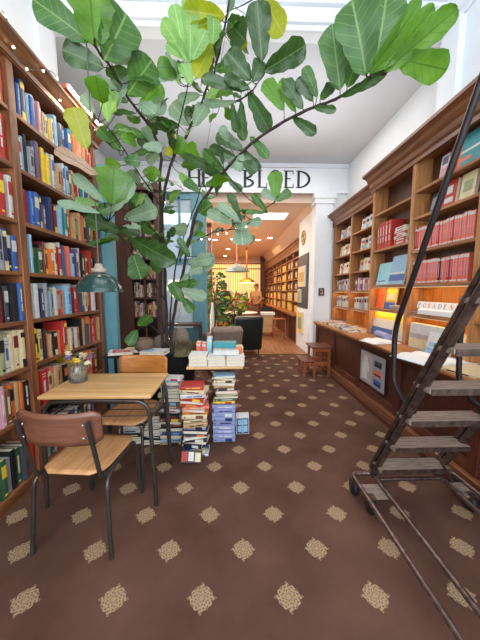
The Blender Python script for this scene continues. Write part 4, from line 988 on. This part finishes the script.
HERO = [
 (95,47,89,-14,44,2.1,1.95,'B',5),(90,42,32,-2,24,2.1,1.95,'G',10),(104,60,127,13,34,2.15,2.15,'G',8),(104,68,62,49,19,2.2,2.1,'D',15),(112,62,141,53,10,2.3,2.3,'P',None),
 (124,92,114,65,19,2.35,2.3,'D',10),(127,95,152,60,27,2.4,2.35,'G',10),(128,102,92,87,12,2.4,2.3,'D',25),(136,114,112,112,5,2.45,2.4,'D',40),(140,108,163,86,14,2.5,2.45,'B',None),
 (142,115,166,102,12,2.5,2.5,'P',None),(108,122,103,84,12,2.3,2.25,'L',None),(110,114,118,92,9,2.35,2.3,'L',None),(87,150,73,107,19,1.95,1.9,'Y',0),(98,176,54,148,11,1.95,1.85,'T',20),
 (147,136,114,129,10,2.6,2.45,'G',20),(147,118,172,127,11,2.65,2.6,'D',15),(158,151,135,154,5,2.7,2.6,'G',40),(158,147,137,140,9,2.7,2.6,'D',20),
 (112,204,114,167,36,2.1,2.05,'B',3),(104,202,73,175,11,2.1,2.0,'P',15),(111,212,134,182,11,2.15,2.1,'P',15),(100,213,57,202,8,2.1,1.95,'P',25),(122,203,98,212,11,2.2,2.15,'G',None),
 (124,219,157,209,15,2.5,2.5,'P',10),(150,180,155,167,11,2.65,2.6,'B',None),(120,150,107,132,12,2.4,2.35,'G',None),(124,160,140,161,11,2.4,2.4,'G',None),(112,142,98,128,11,2.35,2.3,'G',None),
 (131,238,174,262,20,2.5,2.4,'D',12),(133,254,141,279,20,2.6,2.55,'G',5),(121,232,84,217,15,2.4,2.2,'D',15),(120,237,88,245,6,2.4,2.3,'D',30),(116,228,140,234,9,2.45,2.45,'D',None),
 (150,262,162,268,12,2.8,2.75,'G',None),(188,263,213,258,11,2.6,2.5,'P',None),(190,257,178,238,7,2.7,2.65,'G',None),(189,272,203,266,12,2.6,2.55,'P',None),
 (182,302,172,282,13,2.7,2.7,'G',None),(182,290,206,298,12,2.65,2.6,'P',None),(183,298,193,312,10,2.65,2.6,'G',None),(180,285,190,275,9,2.7,2.7,'P',None),(175,285,198,283,9,2.7,2.65,'G',None),
 (241,225,243,245,19,2.34,2.3,'P',0),(232,223,207,212,10,2.36,2.3,'P',None),(240,222,218,203,9,2.35,2.3,'P',None),(245,223,262,221,9,2.32,2.3,'P',None),(240,216,229,193,8,2.35,2.3,'D',None),
 (267,212,252,194,7,2.35,2.3,'G',None),(268,213,240,211,5,2.35,2.3,'G',None),(276,199,275,171,14,2.3,2.28,'B',0),(275,200,262,190,8,2.3,2.3,'P',None),(276,201,291,191,9,2.3,2.28,'G',None),
 (189,62,162,20,13,2.45,2.4,'L',None),(186,62,174,4,14,2.45,2.4,'L',None),(190,62,190,-6,15,2.48,2.42,'L',None),(184,58,166,44,8,2.48,2.42,'L',None),(212,44,214,16,14,2.45,2.45,'L',None),(180,85,172,62,9,2.48,2.42,'L',None),
 (192,60,206,30,13,2.48,2.42,'L',None),(176,75,160,58,8,2.48,2.42,'L',None),(191,85,182,62,12,2.45,2.45,'L',None),
 (225,17,184,10,18,2.5,2.4,'Y',5),(222,19,188,31,9,2.5,2.45,'Y',None),(214,44,195,76,15,2.6,2.5,'Y',15),(228,20,246,42,22,2.5,2.4,'D',15),(229,33,247,46,11,2.52,2.45,'Y',None),(212,50,205,72,12,2.6,2.6,'D',None),
 (262,62,257,0,22,2.25,2.1,'D',5),(262,-6,283,34,18,2.2,2.1,'Y',10),(264,71,306,45,20,2.2,2.1,'D',8),(251,80,227,52,18,2.3,2.25,'D',10),(253,82,262,60,14,2.28,2.25,'D',None),
 (248,90,201,78,10,2.35,2.3,'D',20),(250,89,224,76,9,2.3,2.28,'D',None),(248,92,270,132,15,2.35,2.3,'D',10),(241,101,243,140,10,2.4,2.4,'D',20),(232,103,237,132,8,2.42,2.4,'D',20),(236,102,203,103,7,2.42,2.4,'P',None),
 (284,110,264,80,14,2.2,2.2,'B',10),(296,112,280,80,11,2.15,2.15,'B',None),(303,109,284,79,12,2.1,2.1,'D',10),(313,101,297,78,11,2.08,2.05,'D',10),(317,98,304,66,10,2.05,2.0,'G',15),(320,100,333,84,10,2.0,2.0,'D',None),(314,108,336,110,7,2.0,1.95,'D',None),
 (340,90,332,24,26,1.9,1.82,'G',0),(347,88,360,50,18,1.88,1.85,'G',10),(340,97,387,72,9,1.9,1.7,'D',10),(366,76,352,-2,36,1.75,1.65,'G',8),(374,70,388,-10,36,1.75,1.62,'G',8),
 (370,74,437,6,17,1.72,1.55,'B',20),(384,72,458,8,20,1.7,1.5,'B',15),(366,74,424,-2,15,1.74,1.6,'B',25),(396,58,447,70,24,1.68,1.6,'B',8),
 (180,126,147,121,11,2.8,2.7,'D',None),(200,166,187,144,15,2.8,2.75,'B',None),(198,168,213,156,10,2.7,2.7,'B',None),(179,154,220,173,11,2.75,2.6,'D',None),(243,150,216,134,13,2.45,2.45,'D',None),(236,158,209,147,9,2.5,2.5,'D',None),
 (226,173,203,150,9,2.5,2.5,'G',None),(228,162,245,164,13,2.45,2.4,'P',None),(190,126,171,103,15,2.8,2.75,'P',None),(194,126,206,104,13,2.75,2.7,'P',None),(165,155,183,139,10,2.8,2.75,'Y',None),(200,192,184,180,9,2.7,2.7,'G',None),
 (228,180,242,191,7,2.45,2.45,'D',None),(243,150,260,170,8,2.4,2.4,'D',None),(137,330,128,345,11,2.7,2.6,'G',None),(138,326,150,316,11,2.75,2.7,'G',None),(250,137,268,158,9,2.35,2.3,'G',None),(293,118,316,134,10,2.2,2.15,'D',None),
 (200,95,178,100,9,2.7,2.65,'P',None),(215,70,232,64,10,2.6,2.55,'G',None),(160,150,147,162,9,2.75,2.7,'P',None),(152,205,140,196,10,2.75,2.7,'P',None),(205,186,222,180,8,2.6,2.55,'G',None),
]
for h_ in HERO: lf(*h_)
# smaller leaves filling the middle of the crown
cols_ = 'DGPGGDGPBDBPL'
for i in range(190):
    q = rl.choice(BP)
    if q.z < 1.75 or q.x > .1: continue
    dv = Vector((rl.uniform(-1, 1), rl.uniform(-1, 1), rl.uniform(-.3, .8))).normalized()
    b = q+dv*rl.uniform(.05, .16); L_ = rl.uniform(.10, .21)
    dd = (dv+Vector((0, 0, rl.uniform(-.5, .5)))).normalized()
    leaf(b, b+dd*L_, L_*.6, rl.choice(cols_), rl.uniform(-50, 50), .15, .1, view=(rl.uniform(-.5, .5), -1, rl.uniform(.1, .9)))
foliage = LV.build('foliage', tree, uvs=LUV)
pet = MB()
for b in LBASE:
    q = min(BP, key=lambda p: (p-b).length_squared); dd = (q-b).length
    if dd > .45 : continue
    mid = (b+q)/2+Vector((0, 0, -.01)); pet.tube([q, mid, b], .003 if dd < .2 else .004, 'bark', 5, cap=False)
pet.build('leaf_stalk', tree)['kind'] = 'stuff'
MB().lathe([(.002, .0), (.24, .0), (.25, .02), (.29, .70), (.30, .72), (.30, .75), (.275, .75), (.27, .70), (.002, .70)], 'blackm', 36, (-.72, 3.14, 0)).build('planter', tree)
MB().lathe([(.002, .715), (.15, .712), (.268, .70)], 'soil', 28, (-.72, 3.14, 0), wob=.03).build('soil', tree)
mb = MB(); mb.lathe([(.002, .98), (.05, .97), (.09, .92), (.12, .84), (.15, .76), (.17, .70)], 'burlap', 14, (-.60, 3.10, 0), wob=.12); mb.lathe([(.002, .90), (.07, .88), (.12, .80), (.16, .70)], 'burlap', 14, (-.80, 3.12, 0), wob=.15)
mb.build('root_wrap', tree)
mb = MB()
for i in range(170):
    a = rl.uniform(0, 6.28); r_ = rl.uniform(0, .15); b = Vector((-.53+r_*math.cos(a), 2.98+r_*math.sin(a)*.7, .74)); e = b+Vector((rl.uniform(-.1, .1), rl.uniform(-.12, .06), rl.uniform(.03, .15)))
    mb.tube([b, (b+e)/2+Vector((0, 0, .03)), e], [.004, .003, .001], 'moss', 4, cap=False)
mb.lathe([(.002, .80), (.08, .79), (.14, .74), (.15, .70)], 'moss', 16, (-.53, 2.98, 0), wob=.1)
o = mb.build('moss', tree); o['kind'] = 'stuff'
# small warm bulbs wound round the branches
pts = [p+Vector((.02*math.cos(i*1.3), .02*math.sin(i*1.3), 0)) for i, p in enumerate(BP[44:88])]
fairy('fairy_lights', 'tiny warm bulbs on thin wire wound around tree trunk', pts, 5, 'bark', .0015)
q0, q1 = P(197, 241, 2.7), P(250, 224, 2.3)
fairy('fairy_lights', 'tiny warm bulbs along twig reaching towards the hanging leaf below the lettering', [q0.lerp(q1, i/12)+Vector((0, -.01, .012*math.sin(i*1.7))) for i in range(13)], 2, 'bark', .0015)

# ------------------------------------------------------------------ bookcase behind the teal post (faces us)
t = thing('side_bookcase', 'tall brown bookcase facing us behind the trunk of fig tree', 'bookcase', (-1.7, 4.5, 0))
MB().box(-1.98, -1.60, 4.42, 4.8, 0, 3.0, 'brownZ').build('wide_stile', t)
MB().box(-1.22, -1.16, 4.42, 4.8, 0, 3.0, 'brownZ').box(-1.42, -1.39, 4.43, 4.7, 0, 3.0, 'brownZ').build('upright', t)
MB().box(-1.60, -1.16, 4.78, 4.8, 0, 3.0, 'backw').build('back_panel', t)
MB().box(-1.98, -1.14, 4.38, 4.8, 2.95, 3.05, 'brownZ').build('cornice', t)
random.seed(33)
SBK = MB()
SB = (.3, .64, .98, 1.30, 1.60, 1.92, 2.26, 2.6)
for zi, z in enumerate(SB):
    MB().box(-1.60, -1.22, 4.43, 4.78, z-.025, z, 'brownZ').build('shelf', t)
    if zi not in (2, 3, 4, 5, 6): continue
    x = -1.59; i = 0
    seq = [random.choice('wcrpwzkasw') for _ in range(11)]
    for i, c in enumerate(seq):
        th = .03
        if x < -1.39 and x+th > -1.425: x = -1.386
        if x+th > -1.225: break
        mb = book_mb(th, random.uniform(.19, .25), .15, c, random.choice(PAIR[c]), random.randrange(3)); T = Matrix.Rotation(R(-90), 4, 'Z'); mb.v = [T @ v for v in mb.v]
        for v_, f_ in [(0, 0)]:
            n_ = len(SBK.v); SBK.v += [Vector((x, 4.46, z+.0006))+v for v in mb.v]; SBK.f += [[n_+q for q in ff] for ff in mb.f]
            SBK.m += [SBK.mi(mb.mats[q]) for q in mb.m]; SBK.sm += mb.sm
        x += th+.001

tag(SBK.build('shelved_books'), 'rows of small books filling the bookcase behind the fig tree trunk', 'books', None, 'stuff')

# ------------------------------------------------------------------ column sign, return wall pictures
t = thing('wall_plaque', 'small dark square plaque with white figure on the white column', 'sign', (1.88, YS-.07, 1.39))
MB().bbox(1.81, 1.93, YS-.075, YS-.0605, 1.30, 1.46, 'brownZ', .003).build('plate', t)
MB().tube([(1.845, YS-.079, 1.415), (1.87, YS-.079, 1.43), (1.895, YS-.079, 1.41), (1.87, YS-.079, 1.385), (1.90, YS-.079, 1.365), (1.88, YS-.079, 1.335), (1.85, YS-.079, 1.345)], .006, 'paper', 6).build('figure', t)
xw = 1.714
def pic(label, name, y0, y1, z0, z1, frame, face, inner=None, cat='picture'):
    t = thing(name, label, cat, (xw, (y0+y1)/2, z0))
    MB().bbox(xw-.03, xw-.001, y0, y1, z0, z1, frame, .003).build('frame', t)
    MB().box(xw-.032, xw-.03, y0+.03, y1-.03, z0+.03, z1-.03, face).build('print', t)
    if inner: MB().box(xw-.034, xw-.032, y0+.1, y1-.1, z0+.12, z1-.14, inner).build('motif', t)
pic('tall dark display board on the white return wall', 'display_board', 6.06, 6.92, 1.0, 2.25, 'bk_d', 'bk_d', cat='board')
xw = 1.682
pic('framed yellowish poster on upper part of the dark display board', 'framed_print', 6.14, 6.80, 1.50, 1.98, 'bk_w', 'bk_c', 'bk_z')
pic('narrow framed drawing low on the dark display board', 'framed_print', 6.50, 6.82, 1.12, 1.44, 'bk_w', 'bk_e', 'bk_a')
xw = 1.689
pic('framed yellow poster on the white dado below dark board', 'framed_print', 6.30, 6.80, .36, .90, 'bk_w', 'bk_y', 'bk_e')
o = MB().tube(arc((1.70, 6.55, 2.66), .16, 0, 2*math.pi, 24, (0, 1, 0), (0, 0, 1)), .014, 'gold', 8).tube([(1.70, 6.50, 2.74), (1.70, 6.60, 2.70), (1.70, 6.52, 2.64), (1.70, 6.60, 2.58)], .014, 'gold', 6).build('round_emblem')
tag(o, 'round metal emblem high on the return wall above dark board', 'emblem')

# ------------------------------------------------------------------ back room
t = thing('back_bookcase', 'long warm-lit bookcase along the right of back room', 'bookcase', (1.85, 10, 0))
y = 7.06; x0, x1 = 1.80, 2.08; k = 0
yu = [7.06+.98*i for i in range(9)]
for y in yu: MB().box(x0, x1, y, y+.07, .8, 2.55, 'oakZ').build('upright', t)
zs = (1.10, 1.42, 1.74, 2.06, 2.34)
for i, y in enumerate(yu[:-1]):
    for z in zs: MB().box(x0+.01, x1, y+.07, y+.98, z-.025, z, 'oakYl').build('shelf', t)
c = MB().box(x0, x1, 7.04, 15, 2.5, 2.56, 'oakY'); cornice(c, x0, 7.04, 15, 2.58); c.build('cornice', t)
MB().box(x1, x1+.015, 7.04, 15, .8, 2.6, 'oakZ').build('back_panel', t)
MB().box(1.58, x1, 7.02, 15, .74, .79, 'oakYl').build('counter', t)
MB().box(1.72, x1, 7.02, 15, 0, .74, 'darkZ').build('base', t)
for y in yu: MB().box(1.69, 1.72, y, y+.08, 0, .74, 'oakZ').build('stile', t)
random.seed(9)
for i, y in enumerate(yu[:-1]):
    for zi, z in enumerate((.79,)+zs[:-1]):
        gold = (zi <= 1)
        if i > 4 and zi > 2: continue
        for j in range(2):
            c = random.choice('yzyc' if gold else ('y' if i == 2 else 'zsasdk')); yy = y+.12+j*.42
            mb = MB(); h = random.uniform(.18, .26)
            mb.bbox(1.84, 1.99, yy, yy+.36, z, z+h, 'bk_'+c, .006).box(1.838, 1.84, yy+.1, yy+.26, z+.05, z+h-.06, 'bk_c')
            tag(mb.build('storage_tin'), f'{BN[c]} tin, {"nearer" if j == 0 else "further"} one, {ORD[zi]} level up, {ORD[i]} bay of back bookcase', 'tin', 'tins on the back bookcase')
for i, (px, y) in enumerate(((258, 9.2), (236, 8.6))): pass
# stool and bin below the back counter
def stool(label, cx, cy, s=.17, h=.62):
    t = thing('wooden_stool', label, 'stool', (cx, cy, 0))
    for a in (-1, 1):
        for b_ in (-1, 1): MB().prism([(cx+a*s-.016, cy+b_*s-.016, 0), (cx+a*s+.016, cy+b_*s-.016, 0), (cx+a*s+.016, cy+b_*s+.016, 0), (cx+a*s-.016, cy+b_*s+.016, 0)], 'stoolw', (-a*.03, -b_*.03, h-.03)).build('leg', t)
    MB().bbox(cx-s, cx+s, cy-s, cy+s, h-.03, h, 'stoolw', .008).build('seat', t)
    MB().box(cx-s, cx+s, cy-s-.008, cy-s+.008, .2, .23, 'stoolw').box(cx-s, cx+s, cy+s-.008, cy+s+.008, .2, .23, 'stoolw').box(cx-s-.008, cx-s+.008, cy-s, cy+s, .3, .33, 'stoolw').box(cx+s-.008, cx+s+.008, cy-s, cy+s, .3, .33, 'stoolw').build('stretcher', t)
stool('wooden stool under the counter edge of the back room', 1.36, 7.7)
t = thing('bin', 'pale wooden bin with white lid and red end in back room', 'bin', (1.16, 8.4, 0))
MB().bbox(.93, 1.30, 8.25, 8.6, .12, .66, 'desk', .01).build('body', t); MB().bbox(.90, 1.32, 8.22, 8.63, .66, .74, 'paper', .01).build('lid', t)
MB().bbox(.86, .93, 8.28, 8.56, .15, .62, 'bk_r', .01).build('side_bag', t)
for a in (.95, 1.26): MB().box(a, a+.03, 8.28, 8.31, 0, .12, 'brownZ').box(a, a+.03, 8.54, 8.57, 0, .12, 'brownZ').build('leg', t)

def armchair(label, loc, rz, m, w_=.70, h=.82, lean=.10, slim=False):
    t = thing('armchair', label, 'armchair', loc, rz); lb = lambda mb, n: mb.build(n, t, local=True)
    lb(MB().bbox(-w_/2+.08, w_/2-.08, -.30, .34, .16, .42, m, .05, seg=4), 'seat_cushion')
    T = Matrix.Translation((0, -.33, .16)) @ Matrix.Rotation(R(lean*100), 4, 'X')
    lb(MB().bbox(-w_/2+.02, w_/2-.02, -.10, .08, -.04, h-.14, m, .06, T=T, seg=4), 'backrest')
    for s in (-1, 1): lb(MB().bbox(s*(w_/2-.07)-.07, s*(w_/2-.07)+.07, -.36, .34, .14, .58, m, .05, seg=4), 'armrest')
    for s in (-1, 1):
        for y in (-.32, .28): lb(MB().tube([(s*(w_/2-.08), y, .15), (s*(w_/2-.07), y, .002)], [.02, .014], 'brownZ', 8), 'leg')
    return t
armchair('black-green leather armchair with its back to us just inside the back room', (.27, 6.16, 0), R(12), 'leather', .66, .86)
armchair('grey-brown fabric armchair seen behind the folding table', (-.22, 5.22, 0), R(14), 'greycloth', .60, .80, .22)
t = thing('cafe_table', 'low white oval table between armchairs and bar', 'table', (.10, 7.9, 0))
MB().lathe([(.002, .70), (.55, .70), (.57, .715), (.55, .73), (.002, .73)], 'paper', 32, (.25, 8.6, 0)).build('tabletop', t)
MB().lathe([(.22, 0), (.22, .015), (.035, .03), (.035, .70)], 'blackm', 20, (.25, 8.6, 0)).build('pedestal', t)
for i, (x, y, c) in enumerate(((-.65, 9.0, 'k'), (.15, 9.5, 'n'), (.75, 9.8, 's'), (1.2, 9.6, 'k'))):
    t = thing('cafe_chair', f'{BN[c]} chair, {ORD[i]} from left, around the tables in back room', 'chair', (x, y, 0))
    MB().bbox(x-.2, x+.2, y-.2, y+.2, .43, .47, 'bk_'+c, .01).build('seat', t); MB().bbox(x-.2, x+.2, y-.22, y-.19, .5, .85, 'bk_'+c, .01).build('backrest', t)
    for a in (-1, 1):
        for b_ in (-1, 1): MB().tube([(x+a*.17, y+b_*.17, .43), (x+a*.19, y+b_*.19, 0)], .012, 'blackm', 6).build('leg', t)
t = thing('bar_counter', 'wooden bar counter across the end of back room', 'counter', (0, 13.3, 0))
MB().box(-1.9, 1.5, 13.1, 13.6, 0, 1.02, 'oakZ').build('front', t); MB().box(-1.95, 1.55, 13.0, 13.65, 1.02, 1.07, 'desk').build('top', t)
random.seed(4)
for i in range(9):
    c = 'gywhbcagw'[i]; x = -.8+i*.25
    o = MB().lathe([(.001, 0), (.06, 0), (.065, .02), (.065, .20), (.03, .27), (.03, .36), (.001, .36)], 'bk_'+c, 12, (x, 13.3, 1.071)).build('bottle'); tag(o, f'{BN[c]} bottle, {ORD[i]} from left on the bar', 'bottle', 'bottles on the bar')
# backlit screen with bars at the end wall
t = thing('backlit_screen', 'glowing yellow slatted glass screen across the end wall', 'screen', (0, 14.95, 1.5))
MB().box(-1.45, 1.75, 14.94, 14.97, 1.05, 2.85, 'screenglow').build('glass', t)
mb = MB()
for i in range(34): x = -1.45+i*3.2/33; mb.box(x-.016, x+.016, 14.90, 14.94, 1.0, 2.9, 'stoolw')
for z in (1.02, 2.6, 2.87): mb.box(-1.5, 1.8, 14.89, 14.94, z-.03, z+.03, 'stoolw')
mb.build('slats', t)
o = MB().box(1.50, 1.74, 14.4, 14.6, 0, 3.2, 'brownZ').build('pillar_dark'); o.name = 'trim_7'; o['kind'] = 'structure'
# lamps and ceiling fittings
def far_pendant(label, x, y, z, r, top, m, glow='lampglow'):
    t = thing('pendant_lamp', label, 'lamp', (x, y, z))
    MB().lathe([(r, 0), (r*.96, r*.12), (r*.72, r*.36), (r*.36, r*.56), (r*.12, r*.66)], m, 28, (x, y, z)).build('shade', t)
    MB().lathe([(r*.97, .005), (r*.7, r*.33), (r*.34, r*.52), (.002, r*.6)], glow, 24, (x, y, z)).build('lit_inside', t)
    MB().tube([(x, y, z+r*.6), (x, y, top)], .035, 'copper', 8).build('cord', t)
far_pendant('pale grey-green cone pendant hanging from a copper rod in back room', .14, 7.2, 1.90, .32, 3.22, 'greyshade', 'greyshade')
far_pendant('brass pendant lamp glowing over the bar', .62, 11.6, 1.75, .36, 3.22, 'gold')
t = thing('ceiling_light_panel', 'square bright ceiling light panel at the front of back room', 'ceiling light', (.9, 6.75, 3.21))
MB().box(.50, 1.35, 6.45, 7.05, 3.20, 3.219, 'paper').build('frame', t); MB().box(.54, 1.31, 6.49, 7.01, 3.195, 3.20, 'panelglow').build('diffuser', t)
for i, (px, py) in enumerate(((233, 239), (258, 240), (228, 249), (225, 256), (262, 258), (248, 263), (212, 258), (215, 240), (270, 238))):
    d = P(px, py, 1)-Vector((0, 0, H)); s = (3.22-H)/d.z; q = Vector((0, 0, H))+d*s
    if q.y > 14.5: continue
    o = MB().lathe([(.001, -.004), (.07, -.004), (.085, -.002), (.09, 0)], 'spotglow', 16, (q.x, q.y, 3.2195)).build('downlight'); tag(o, f'round recessed downlight, {ORD[i]} of the scattered ones in back room ceiling', 'ceiling light', 'downlights in the back room')
# side room lamp, picture and ledge behind the teal partition
t = thing('table_lamp', 'warm glowing lamp behind the teal partition glazing', 'lamp', (-1.3, 6.6, 1.1))
MB().lathe([(.20, 1.42), (.14, 1.66), (.12, 1.66)], 'lampglow', 24, (-1.37, 6.6, 0)).build('shade', t); MB().lathe([(.1, .78), (.1, .80), (.02, .82), (.02, 1.5)], 'gold', 16, (-1.37, 6.6, 0)).build('base', t)
point('table_lamp_light', (-1.37, 6.6, 1.35), 22, (1, .72, .42), .1)
area('side_room_daylight', (-1.6, 6.7, 3.1), (0, 0, 0), 1.6, 1.0, 45, (.85, .93, 1.0))
t = thing('side_table', 'brown side table behind the glazed partition', 'table', (-1.35, 6.6, 0)); MB().box(-1.75, -.75, 6.35, 6.9, .74, .78, 'brownZ').build('tabletop', t)
for x in (-1.72, -.80):
    for y in (6.38, 6.84): MB().box(x, x+.04, y, y+.04, 0, .74, 'brownZ').build('leg', t)
t = thing('framed_print', 'yellow framed picture behind the teal partition', 'picture', (-1.3, 7.58, 1.0)); MB().bbox(-1.65, -1.0, 7.56, 7.595, .85, 1.35, 'bk_c', .004).build('frame', t); MB().box(-1.60, -1.05, 7.555, 7.56, .9, 1.3, 'bk_y').build('print', t)
# brown ledge in front of the partition
t = thing('console_table', 'narrow brown console table before the teal partition', 'table', (-1.1, 5.4, 0)); MB().bbox(-1.45, -.62, 5.25, 5.62, .72, .76, 'brownZ', .004).build('tabletop', t)
for x in (-1.43, -.66):
    for y in (5.27, 5.58): MB().box(x, x+.03, y, y+.03, 0, .72, 'brownZ').build('leg', t)
# climbing plants left of the opening, back room
def bush(label, x, y, z0, h, r, n, cols, seed, wd=.06):
    global LV, LUV
    rr = random.Random(seed); t = thing('potted_plant', label, 'plant', (x, y, 0)); LV = MB(); LUV = []
    for i in range(n):
        a = rr.uniform(0, 6.28); q = rr.uniform(.1, 1)**.6*r; zz = z0+h*rr.random(); b = Vector((x+q*math.cos(a), y+q*math.sin(a), zz)); d = Vector((math.cos(a), math.sin(a), rr.uniform(-.6, .6))).normalized()
        leaf(b, b+d*rr.uniform(.10, .2), wd, rr.choice(cols), rr.uniform(-50, 50), .15, .1, view=(rr.uniform(-.5, .5), -1, .3))
    LV.build('foliage', t, uvs=LUV)
    mb = MB()
    for k in range(5): mb.tube([(x, y, .3), (x+rr.uniform(-.6, .6)*r, y+rr.uniform(-.6, .6)*r, z0+h*.5), (x+rr.uniform(-1, 1)*r, y, z0+h)], [.012, .009, .004], 'bark', 6)
    mb.build('stems', t)
    MB().lathe([(.002, 0), (.14, 0), (.19, .34), (.20, .36), (.17, .36), (.16, .32), (.002, .32)], 'cocoa', 20, (x, y, 0)).build('pot', t)
bush('tall dense plant just inside the back room, left of the grey armchair', -.46, 6.9, .5, 1.35, .22, 230, 'DDGD', 3)
bush('shorter broad plant beside the tall one in back room', .06, 7.6, .45, .85, .28, 150, 'DGGY', 4)
o = MB().tube([(-.46, 5.98, .02), (-.44, 5.98, .85), (-.43, 5.98, 1.15)], [.03, .05, .015], 'paper', 12).build('rolled_parasol'); tag(o, 'slim white rolled parasol standing at the left side of opening', 'parasol')

# ------------------------------------------------------------------ people at the back
def person(label, loc, rz, shirt, trousers, hair, pose='stand', s=1.0):
    J = dict(pel=(0, 0, .92), sp=(0, 0, 1.12), ch=(0, -.01, 1.32), nk=(0, 0, 1.46), h1=(0, .02, 1.56), h2=(0, .02, 1.66),
             ls=(-.17, 0, 1.38), le=(-.23, .04, 1.12), lw=(-.20, .20, .98), lh=(-.18, .27, .97), rs=(.17, 0, 1.38), re=(.23, .02, 1.12), rw=(.21, .18, 1.0), rh=(.19, .25, 1.0),
             lp=(-.09, 0, .88), lk=(-.10, .02, .50), la=(-.11, 0, .09), lt=(-.11, .13, .03), rp=(.09, 0, .88), rk=(.10, .05, .50), ra=(.11, -.03, .09), rt=(.11, .10, .03))
    if pose == 'sit':
        for k in J: x, y, z = J[k]; J[k] = (x, y, z-.42)
        J.update(lk=(-.11, .42, .50), la=(-.11, .42, .09), lt=(-.11, .55, .03), rk=(.11, .42, .50), ra=(.11, .42, .09), rt=(.11, .55, .03), lp=(-.10, .05, .5), rp=(.10, .05, .5))
    E = [('pel', 'sp'), ('sp', 'ch'), ('ch', 'nk'), ('nk', 'h1'), ('h1', 'h2'), ('ch', 'ls'), ('ls', 'le'), ('le', 'lw'), ('lw', 'lh'), ('ch', 'rs'), ('rs', 're'), ('re', 'rw'), ('rw', 'rh'), ('pel', 'lp'), ('lp', 'lk'), ('lk', 'la'), ('la', 'lt'), ('pel', 'rp'), ('rp', 'rk'), ('rk', 'ra'), ('ra', 'rt')]
    RD = dict(pel=.15, sp=.13, ch=.15, nk=.055, h1=.085, h2=.085, ls=.07, le=.045, lw=.032, lh=.035, rs=.07, re=.045, rw=.032, rh=.035, lp=.10, lk=.065, la=.045, lt=.035, rp=.10, rk=.065, ra=.045, rt=.035)
    ks = list(J); me = bpy.data.meshes.new('p'); me.from_pydata([J[k] for k in ks], [(ks.index(a), ks.index(b_)) for a, b_ in E], [])
    o = bpy.data.objects.new('p', me); col.objects.link(o); md = o.modifiers.new('s', 'SKIN')
    for k, v in zip(ks, me.skin_vertices[0].data): v.radius = (RD[k], RD[k]*(.75 if k in ('pel', 'sp', 'ch') else 1)); v.use_root = (k == 'pel')
    sb = o.modifiers.new('u', 'SUBSURF'); sb.levels = 2; sb.render_levels = 2
    dg = bpy.context.evaluated_depsgraph_get(); m2 = bpy.data.meshes.new_from_object(o.evaluated_get(dg))
    bpy.data.objects.remove(o)
    m2.materials.clear()
    for m_ in (shirt, trousers, 'skin', 'blackm'): m2.materials.append(M[m_])
    hip = J['pel'][2]; ncz = J['nk'][2]
    for p in m2.polygons:
        c = p.center; p.use_smooth = True; k = 0
        if c.z > ncz-.01: k = 2
        elif c.z < .07 or (c.z < .1): k = 3
        elif c.z < hip or (pose == 'sit' and c.y > .15 and c.z < .62): k = 1
        if c.y > .13 and abs(c.x) > .13 and hip-.05 < c.z < ncz-.3: k = 2
        p.material_index = k
    t = thing('person', label, 'person', loc, rz)
    b = bpy.data.objects.new('body', m2); col.objects.link(b); b.parent = t; b.scale = (s, s, s)
    hz = J['h2'][2]; hm = MB().ball((0, -.012, hz-.005), .105, hair, seg=14, sc_=(.92, 1.0, 1.02)); hm.ball((0, -.06, hz-.07), .07, hair, seg=12)
    f = MB().ball((0, .108, hz-.07), .016, 'skin', seg=8, sc_=(.8, 1, 1.4))
    for sx in (-.033, .033): f.ball((sx, .096, hz-.045), .009, 'blackm', seg=8)
    f.ball((0, .098, hz-.112), .018, 'bk_u', seg=8, sc_=(1.2, .4, .3))
    for sx in (-.093, .093): f.ball((sx, .02, hz-.06), .02, 'skin', seg=8, sc_=(.4, .8, 1.2))
    hd = hm.build('hair', t, local=True); hd.scale = (s, s, s); fo = f.build('face', t, local=True); fo.scale = (s, s, s)
    # fingers
    for sx, hn in ((-1, 'lh'), (1, 'rh')):
        mb = MB(); h_ = Vector(J[hn])
        for k in range(4): a = h_+Vector(((k-1.5)*.018, .02, 0)); mb.tube([a, a+Vector((0, .035, -.005)), a+Vector((0, .055-.004*abs(k-1.5), -.025))], [.009, .008, .006], 'skin', 6)
        a = h_+Vector((-sx*.03, .0, .005)); mb.tube([a, a+Vector((-sx*.02, .02, 0)), a+Vector((-sx*.02, .045, -.01))], [.010, .009, .007], 'skin', 6)
        ho = mb.build('fingers', t, local=True); ho.scale = (s, s, s)
person('person in tan shirt and brown trousers standing in the back room, head bowed away', (.95, 10.6, 0), R(150), 'bk_z', 'bk_s', 'bk_s', 'stand', .97)
person('person in black top standing left of the hanging lamps near the plants', (-.28, 11.4, 0), R(200), 'bk_k', 'bk_n', 'bk_k', 'stand', .98)
person('seated person in pinkish top at the tables left of the tan-shirted one', (.22, 10.2, 0), R(170), 'bk_p', 'bk_d', 'bk_s', 'sit', 1.0)

dup_ = [k for k, v in LABELS.items() if len(v) > 1]
print('DUP LABELS', len(dup_), dup_[:20]); print('LONG', [k for k in LABELS if not 4 <= len(k.split()) <= 16][:20])
